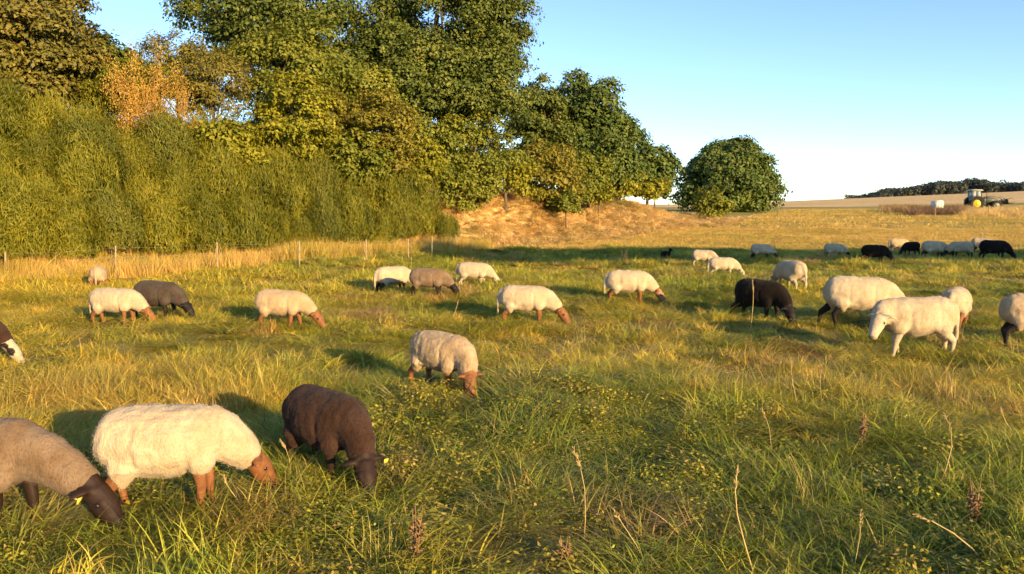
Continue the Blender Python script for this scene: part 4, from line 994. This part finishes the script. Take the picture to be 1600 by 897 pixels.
    for y in (-.82, .82):
        G = Geo(); n = 9; prof = [(1.02 * math.cos(a), 1.02 * math.sin(a) + .89) for a in np.linspace(.35, 2.7, n)] + [(1.09 * math.cos(a), 1.09 * math.sin(a) + .89) for a in np.linspace(2.7, .35, n)]
        b = G.n(); G.v.append(np.array([(x, y - .3, z) for x, z in prof] + [(x, y + .3, z) for x, z in prof])); m = 2 * n
        G.q += [(b + i, b + (i + 1) % m, b + m + (i + 1) % m, b + m + i) for i in range(m)]
        G.q += [(b + i, b + m - 1 - i, b + m - 2 - i, b + i + 1) for i in range(n - 1)] + [(b + m + i, b + m + i + 1, b + 2 * m - 2 - i, b + 2 * m - 1 - i) for i in range(n - 1)]
        link('mudguard', G.mesh('mudguard', GREEN), root)
    G = Geo(); G.tube([(1.5, -.48, 1.6), (1.5, -.48, 2.6), (1.46, -.48, 2.75)], [.05, .045, .045], 8); link('exhaust', G.mesh('exhaust', DARK, True), root)
    for y in (-.56, .56):
        G = Geo(); G.tube([(1.2, y, .8), (1.25, y, 1.75)], [.09, .08], 6); G.tube([(1.2, y, 1.72), (2.4, y, 2.0), (3.3, y, 1.75), (4.15, y, 1.05)], [.08, .085, .085, .07], 6); link('loader_arm', G.mesh('loader_arm', GREY), root)
        G = Geo(); G.tube([(1.4, y, 1.2), (2.9, y, 1.72)], [.04, .035], 6); G.tube([(3.2, y, 1.95), (4.2, y, 1.45)], [.035, .03], 6); link('hydraulic_ram', G.mesh('hydraulic_ram', GREY), root)
    G = Geo()
    G.box((4.22, 0, 1.18), (.10, 1.9, .75), Matrix.Rotation(R(-12), 3, 'Y'))
    for k in range(7): G.tube([(4.25, -.84 + k * .28, .86), (4.8, -.84 + k * .28, .92), (5.25, -.84 + k * .28, 1.08)], [.035, .03, .012], 5)
    for k in (-.85, .85): G.tube([(4.25, k, 1.55), (4.7, k, 1.7), (5.0, k, 1.5)], [.04, .035, .015], 5)
    link('bale_fork', G.mesh('bale_fork', DARK), root)
    for y in (-.3, .3): G = Geo(); G.box((3.13, y, 1.46), (.04, .2, .12)); link('headlight', G.mesh('headlight', LAMP), root)
    tag(root, 'green tractor with yellow rims and front loader parked on the far field', 'tractor')
tractor()

def water_tank():
    PL = simple('white_plastic', (0.78, 0.74, 0.66), .5, var=.06); ST = simple('galvanised_steel', (0.35, 0.34, 0.32), .45, metal=.5); WD = simple('pallet_wood', (0.22, 0.14, 0.08), .9)
    RUB = simple('trailer_tyre', (0.03, 0.028, 0.026), .9)
    g = on_ground(1464, 333); root = empty('water_tank', g, R(12)); root.scale = (.88,) * 3
    G = Geo(); G.box((0, 0, 1.12), (1.12, .95, .98)); G.box((0, 0, 1.64), (.95, .8, .06)); t = link('tank', G.mesh('tank', PL), root)
    G = Geo(); G.tube([(0, 0, 1.66), (0, 0, 1.74)], [.11, .11], 12); link('cap', G.mesh('cap', simple('black_cap', (.04, .04, .04), .5)), t)
    G = Geo()
    for z in (.68, .95, 1.22, 1.49): 
        for y in (-.50, .50): G.box((0, y, z), (1.2, .025, .025))
        for x in (-.587, .587): G.box((x, 0, z), (.025, .97, .025))
    for k in (-.58, -.2, .2, .58):
        for y in (-.525, .525): G.box((k, y, 1.1), (.025, .025, 1.06))
    link('cage', G.mesh('cage', ST), root)
    G = Geo(); G.box((0, 0, .53), (1.5, 1.15, .14)); G.box((1.15, 0, .5), (.9, .08, .08)); link('trailer_frame', G.mesh('trailer_frame', WD), root)
    for y in (-.66, .66): G = Geo(); G.tube([(0, y - .08, .28), (0, y + .08, .28)], [.30, .30], 18); link('wheel', G.mesh('wheel', RUB), root)
    tag(root, 'white plastic water tank in a cage standing among brown weeds', 'water tank')
water_tank()

for i, (px, py, h) in enumerate(((1461, 341, 1.5), (1378, 337, 1.3), (1544, 338, 1.2))):
    g = on_ground(px, py); G = Geo(); G.tube([(0, 0, -.2), (0, 0, h * .9), (.02, 0, h)], [.04, .035, .02], 8)
    o = link('fence_stake', G.mesh('fence_stake', POSTM, True), None, g)
    tag(o, ('pale fence stake in front of the white water tank', 'pale fence stake at the end of the brown weeds', 'pale fence stake below the tractor')[i], 'stake')

def far_weeds():
    P = []; T = []; K = []
    def patch(px0, px1, py0, py1, n, col, k):
        for _ in range(n):
            px, py = rng.uniform(px0, px1), rng.uniform(py0, py1)
            d = ray(px, py); ys = np.interp(py, [320, 328, 336, 345], [125, 108, 92, 78]); P.append((d.x * ys, ys, 0)); T.append(np.array(col) * rng.uniform(.6, 1.3)); K.append(k * rng.uniform(.7, 1.3))
    patch(1420, 1505, 331, 340, 300, (.24, .14, .085), 1.1)
    patch(1378, 1440, 326, 336, 170, (.38, .25, .11), 1.2)
    patch(1440, 1520, 326, 332, 120, (.46, .30, .13), 1.1)
    patch(1495, 1660, 332, 342, 420, (.74, .52, .20), 1.0)
    patch(1560, 1680, 326, 333, 180, (.70, .48, .19), 1.0)
    P = np.array(P); P[:, 2] = terrain(P[:, 0], P[:, 1]); n = len(P); k = np.array(K); rot = np.stack([np.zeros(n), np.zeros(n), rng.uniform(0, 6.28, n)], 1)
    scatter('dried_weeds', 'brown dried weeds and straw in front of tractor and water tank', 'weeds', P, rot, np.stack([k * 2, k * 2, k], 1), np.array(T), rng.integers(12, 14, n))
far_weeds()

# ------------------------------------------------------------------ far wood on the hill (reads as one mass)
def forest():
    r = np.random.default_rng(55); C = []; RC = []
    for px in np.arange(1322, 1720, 2.6):
        for row in range(3):
            dep = 420 + row * 22 + r.uniform(-8, 8)
            top = np.interp(px, [1322, 1345, 1400, 1440, 1480, 1520, 1580, 1620, 1720], [309, 305, 295, 290, 284, 283, 288, 292, 290]) + r.normal(0, 1.6) + 1.5 * math.sin(px * .09) - row * .8
            zt = CAM_Z + (HORIZON - top) / F * dep; rad = r.uniform(1.6, 2.8)
            x = (px + r.uniform(-1, 1) - 800) / F * dep; g = tz(x, dep)
            for z in np.arange(zt - rad, max(g, zt - 14), -rad * 1.1): C.append((x + r.normal(0, .6), dep + r.normal(0, .6), z)); RC.append(rad)
    C = np.array(C); RC = np.array(RC); n = len(C) * 40
    w = np.repeat(np.arange(len(C)), 40); u = unit(r.normal(size=(n, 3))); u[:, 1] = -np.abs(u[:, 1])
    P = C[w] + u * (RC[w] * r.uniform(.75, 1.05, n))[:, None]
    v, f = leaf_quads(P, u + (0, 0, .3) + r.normal(scale=.3, size=(n, 3)), 1.1, .9, r)
    m = leaf_mat('distant_foliage', ((0.035, 0.042, 0.034), (0.048, 0.055, 0.042), (0.066, 0.070, 0.050)), .1, hue_scale=.05)  # bluish grey of distance haze put into the leaf colours
    o = link('forest', mesh_np('forest', v, f, m)); tag(o, 'dark wood on the distant hill behind the tractor', 'forest', kind='stuff')
forest()

# ------------------------------------------------------------------ single stalks, docks and tufts that stand out
STRAWM = simple('straw_stalk', (0.42, 0.31, 0.13), .7, var=.25, scale=20); HEADM = simple('seed_head', (0.42, 0.29, 0.12), .9, var=.3, scale=40)
RUSTM = simple('rusty_dock', (0.22, 0.13, 0.06), .9, var=.4, scale=30)
def stalk(px, py, px2, py2, label, r=.0035, bend=.05, head=True, seed=0):
    """from the foot pixel on the ground up to a tip seen at px2, py2 at about the same distance"""
    g = on_ground(px, py); t = at_depth(px2, py2, g.y + .02) - g; rn = random.Random(int(px * 3 + py))
    root = empty('dry_grass_stalk', g); L = t.length; up = Vector((0, 0, 1))
    side = Vector((rn.choice((-1, 1)) * bend, rn.uniform(-.5, .5) * bend, 0)) * 2
    pts = [Vector((0, 0, -.03))] + [t * k + side * math.sin(k * 3.14) * L * .5 + up * (.10 * L * math.sin(k * 3.14)) for k in (.25, .5, .75)] + [t]
    link('stem', Geo().tube(pts, [r, r, r * .9, r * .75, r * .5], 5).mesh('stem', STRAWM, True), root)
    if head:
        G = Geo(); d = (pts[-1] - pts[-2]).normalized(); n = max(10, int(L * 45)); Lh = L * .22
        for k in range(n):
            b = pts[-1] - d * Lh * (k / n); o = Vector((rn.gauss(0, 1), rn.gauss(0, 1), rn.gauss(0, .6))).normalized()
            G.tube([b, b + (o * .5 + d).normalized() * .016, b + (o * .6 + d).normalized() * .026], [.0015, .003, .001], 4, cap=False)
        link('seed_head', G.mesh('seed_head', HEADM), root)
    tag(root, label, 'grass stalk', 'dry stalks standing above the grass')
S = [(1183, 905, 1152, 732, 'thick dry stalk with bent top rising from dark grass', 0.0045, .10), (912, 860, 896, 702, 'thin leaning dry stalk beside the clover patch', .003, .06), (1250, 650, 1236, 562, 'dry stalk with seed head above the straw patch', .004, .05),
     (1286, 640, 1284, 572, 'short dry stalk next to a seeded stalk', .003, .05), (1462, 770, 1476, 648, 'curved pale stalk below the upright straw tuft', .004, .12), (1550, 893, 1432, 806, 'long pale stalk lying diagonally over dark grass', .0045, .02),
     (1171, 528, 1176, 438, 'tall seeded stalk standing in front of the black sheep', .006, .03), (1556, 540, 1574, 464, 'leaning stalk in front of the dark-legged white sheep', .005, .03), (705, 505, 716, 470, 'dry stalk ahead of the white rusty-headed sheep', .005, .05),
     (1205, 720, 1190, 640, 'dry stalk beside the bunch of pale grass', .003, .06), (455, 760, 440, 690, 'thin dry stalk between cream white and dark brown sheep', .003, .06), (385, 800, 350, 745, 'arched stalk under the cream white sheep', .003, .1),
     (1600, 700, 1565, 640, 'arched pale stalk near a rusty dock', .004, .12), (1100, 610, 1112, 560, 'short stalk in the straw coloured patch', .003, .06), (640, 432, 643, 400, 'pale stalk close to the fence posts', .006, .04), (1010, 880, 960, 800, 'slanting thin stalk over green grass', .003, .06), (1330, 905, 1345, 800, 'upright thin stalk amid lying grass', .003, .05)]
for a in S: stalk(a[0], a[1], a[2], a[3], a[4], a[5], a[6])

def dock(px, py, h, label):
    g = on_ground(px, py); root = empty('dock_plant', g); rn = random.Random(int(px)); st = Geo(); sd = Geo()
    for k in range(4):
        a = rn.uniform(0, 6.28); t = Vector((math.cos(a) * h * .18, math.sin(a) * h * .18, h * rn.uniform(.8, 1.0))); b = Vector((0, 0, -.03))
        st.tube([b, b.lerp(t, .5) + Vector((0, 0, .03)), t], [.006, .005, .002], 5)
        for j in range(24):
            p = b.lerp(t, .3 + .7 * j / 36); o = Vector((rn.gauss(0, 1), rn.gauss(0, 1), rn.gauss(0, .5) + .4)).normalized()
            sd.tube([p, p + o * .018, p + o * .032], [.002, .007, .002], 4, cap=False)
    link('stem', st.mesh('stem', RUSTM, True), root); link('seed_head', sd.mesh('seed_head', RUSTM), root)
    tag(root, label, 'weed', 'rusty dock plants')
for a in ((975, 416, .62, 'large rusty dock plant by the far shadow band'), (650, 893, .34, 'rusty dock plant in the clover near the dark brown sheep'), (1522, 832, .36, 'rusty dock plant amid the darkest grass'), (1345, 700, .34, 'thin rusty dock plant between straw tuft and pale bunch'), (880, 893, .2, 'low rusty dock plant beside the slanting thin stalk')): dock(*a)

def bunch(px, py, h, n, label, incl, col, seed):
    g = on_ground(px, py); v, f = tuft_mesh('', seed, n, h * .7, h * 1.15, .13, incl, .35, .006)
    m = simple('bunch_%s' % ('straw' if col[0] > .3 else 'pale'), col, .7, var=.3, scale=25)
    o = link('grass_bunch', mesh_np('grass_bunch', v, f, m), None, g); tag(o, label, 'grass bunch', 'bunches of pale grass')
bunch(1476, 640, .52, 34, 'upright straw tuft in front of the all-white sheep', .12, (.46, .31, .10), 801)
bunch(1268, 800, .42, 34, 'pale yellowish bunch of long grass beside the thick dry stalk', .35, (.27, .22, .07), 802)
bunch(590, 880, .26, 30, 'pale yellow-green bunch of grass below the dark brown sheep', .3, (.27, .24, .06), 803)
bunch(1590, 560, .40, 26, 'straw bunch at the feet of the dark-legged white sheep', .2, (.38, .27, .10), 804)
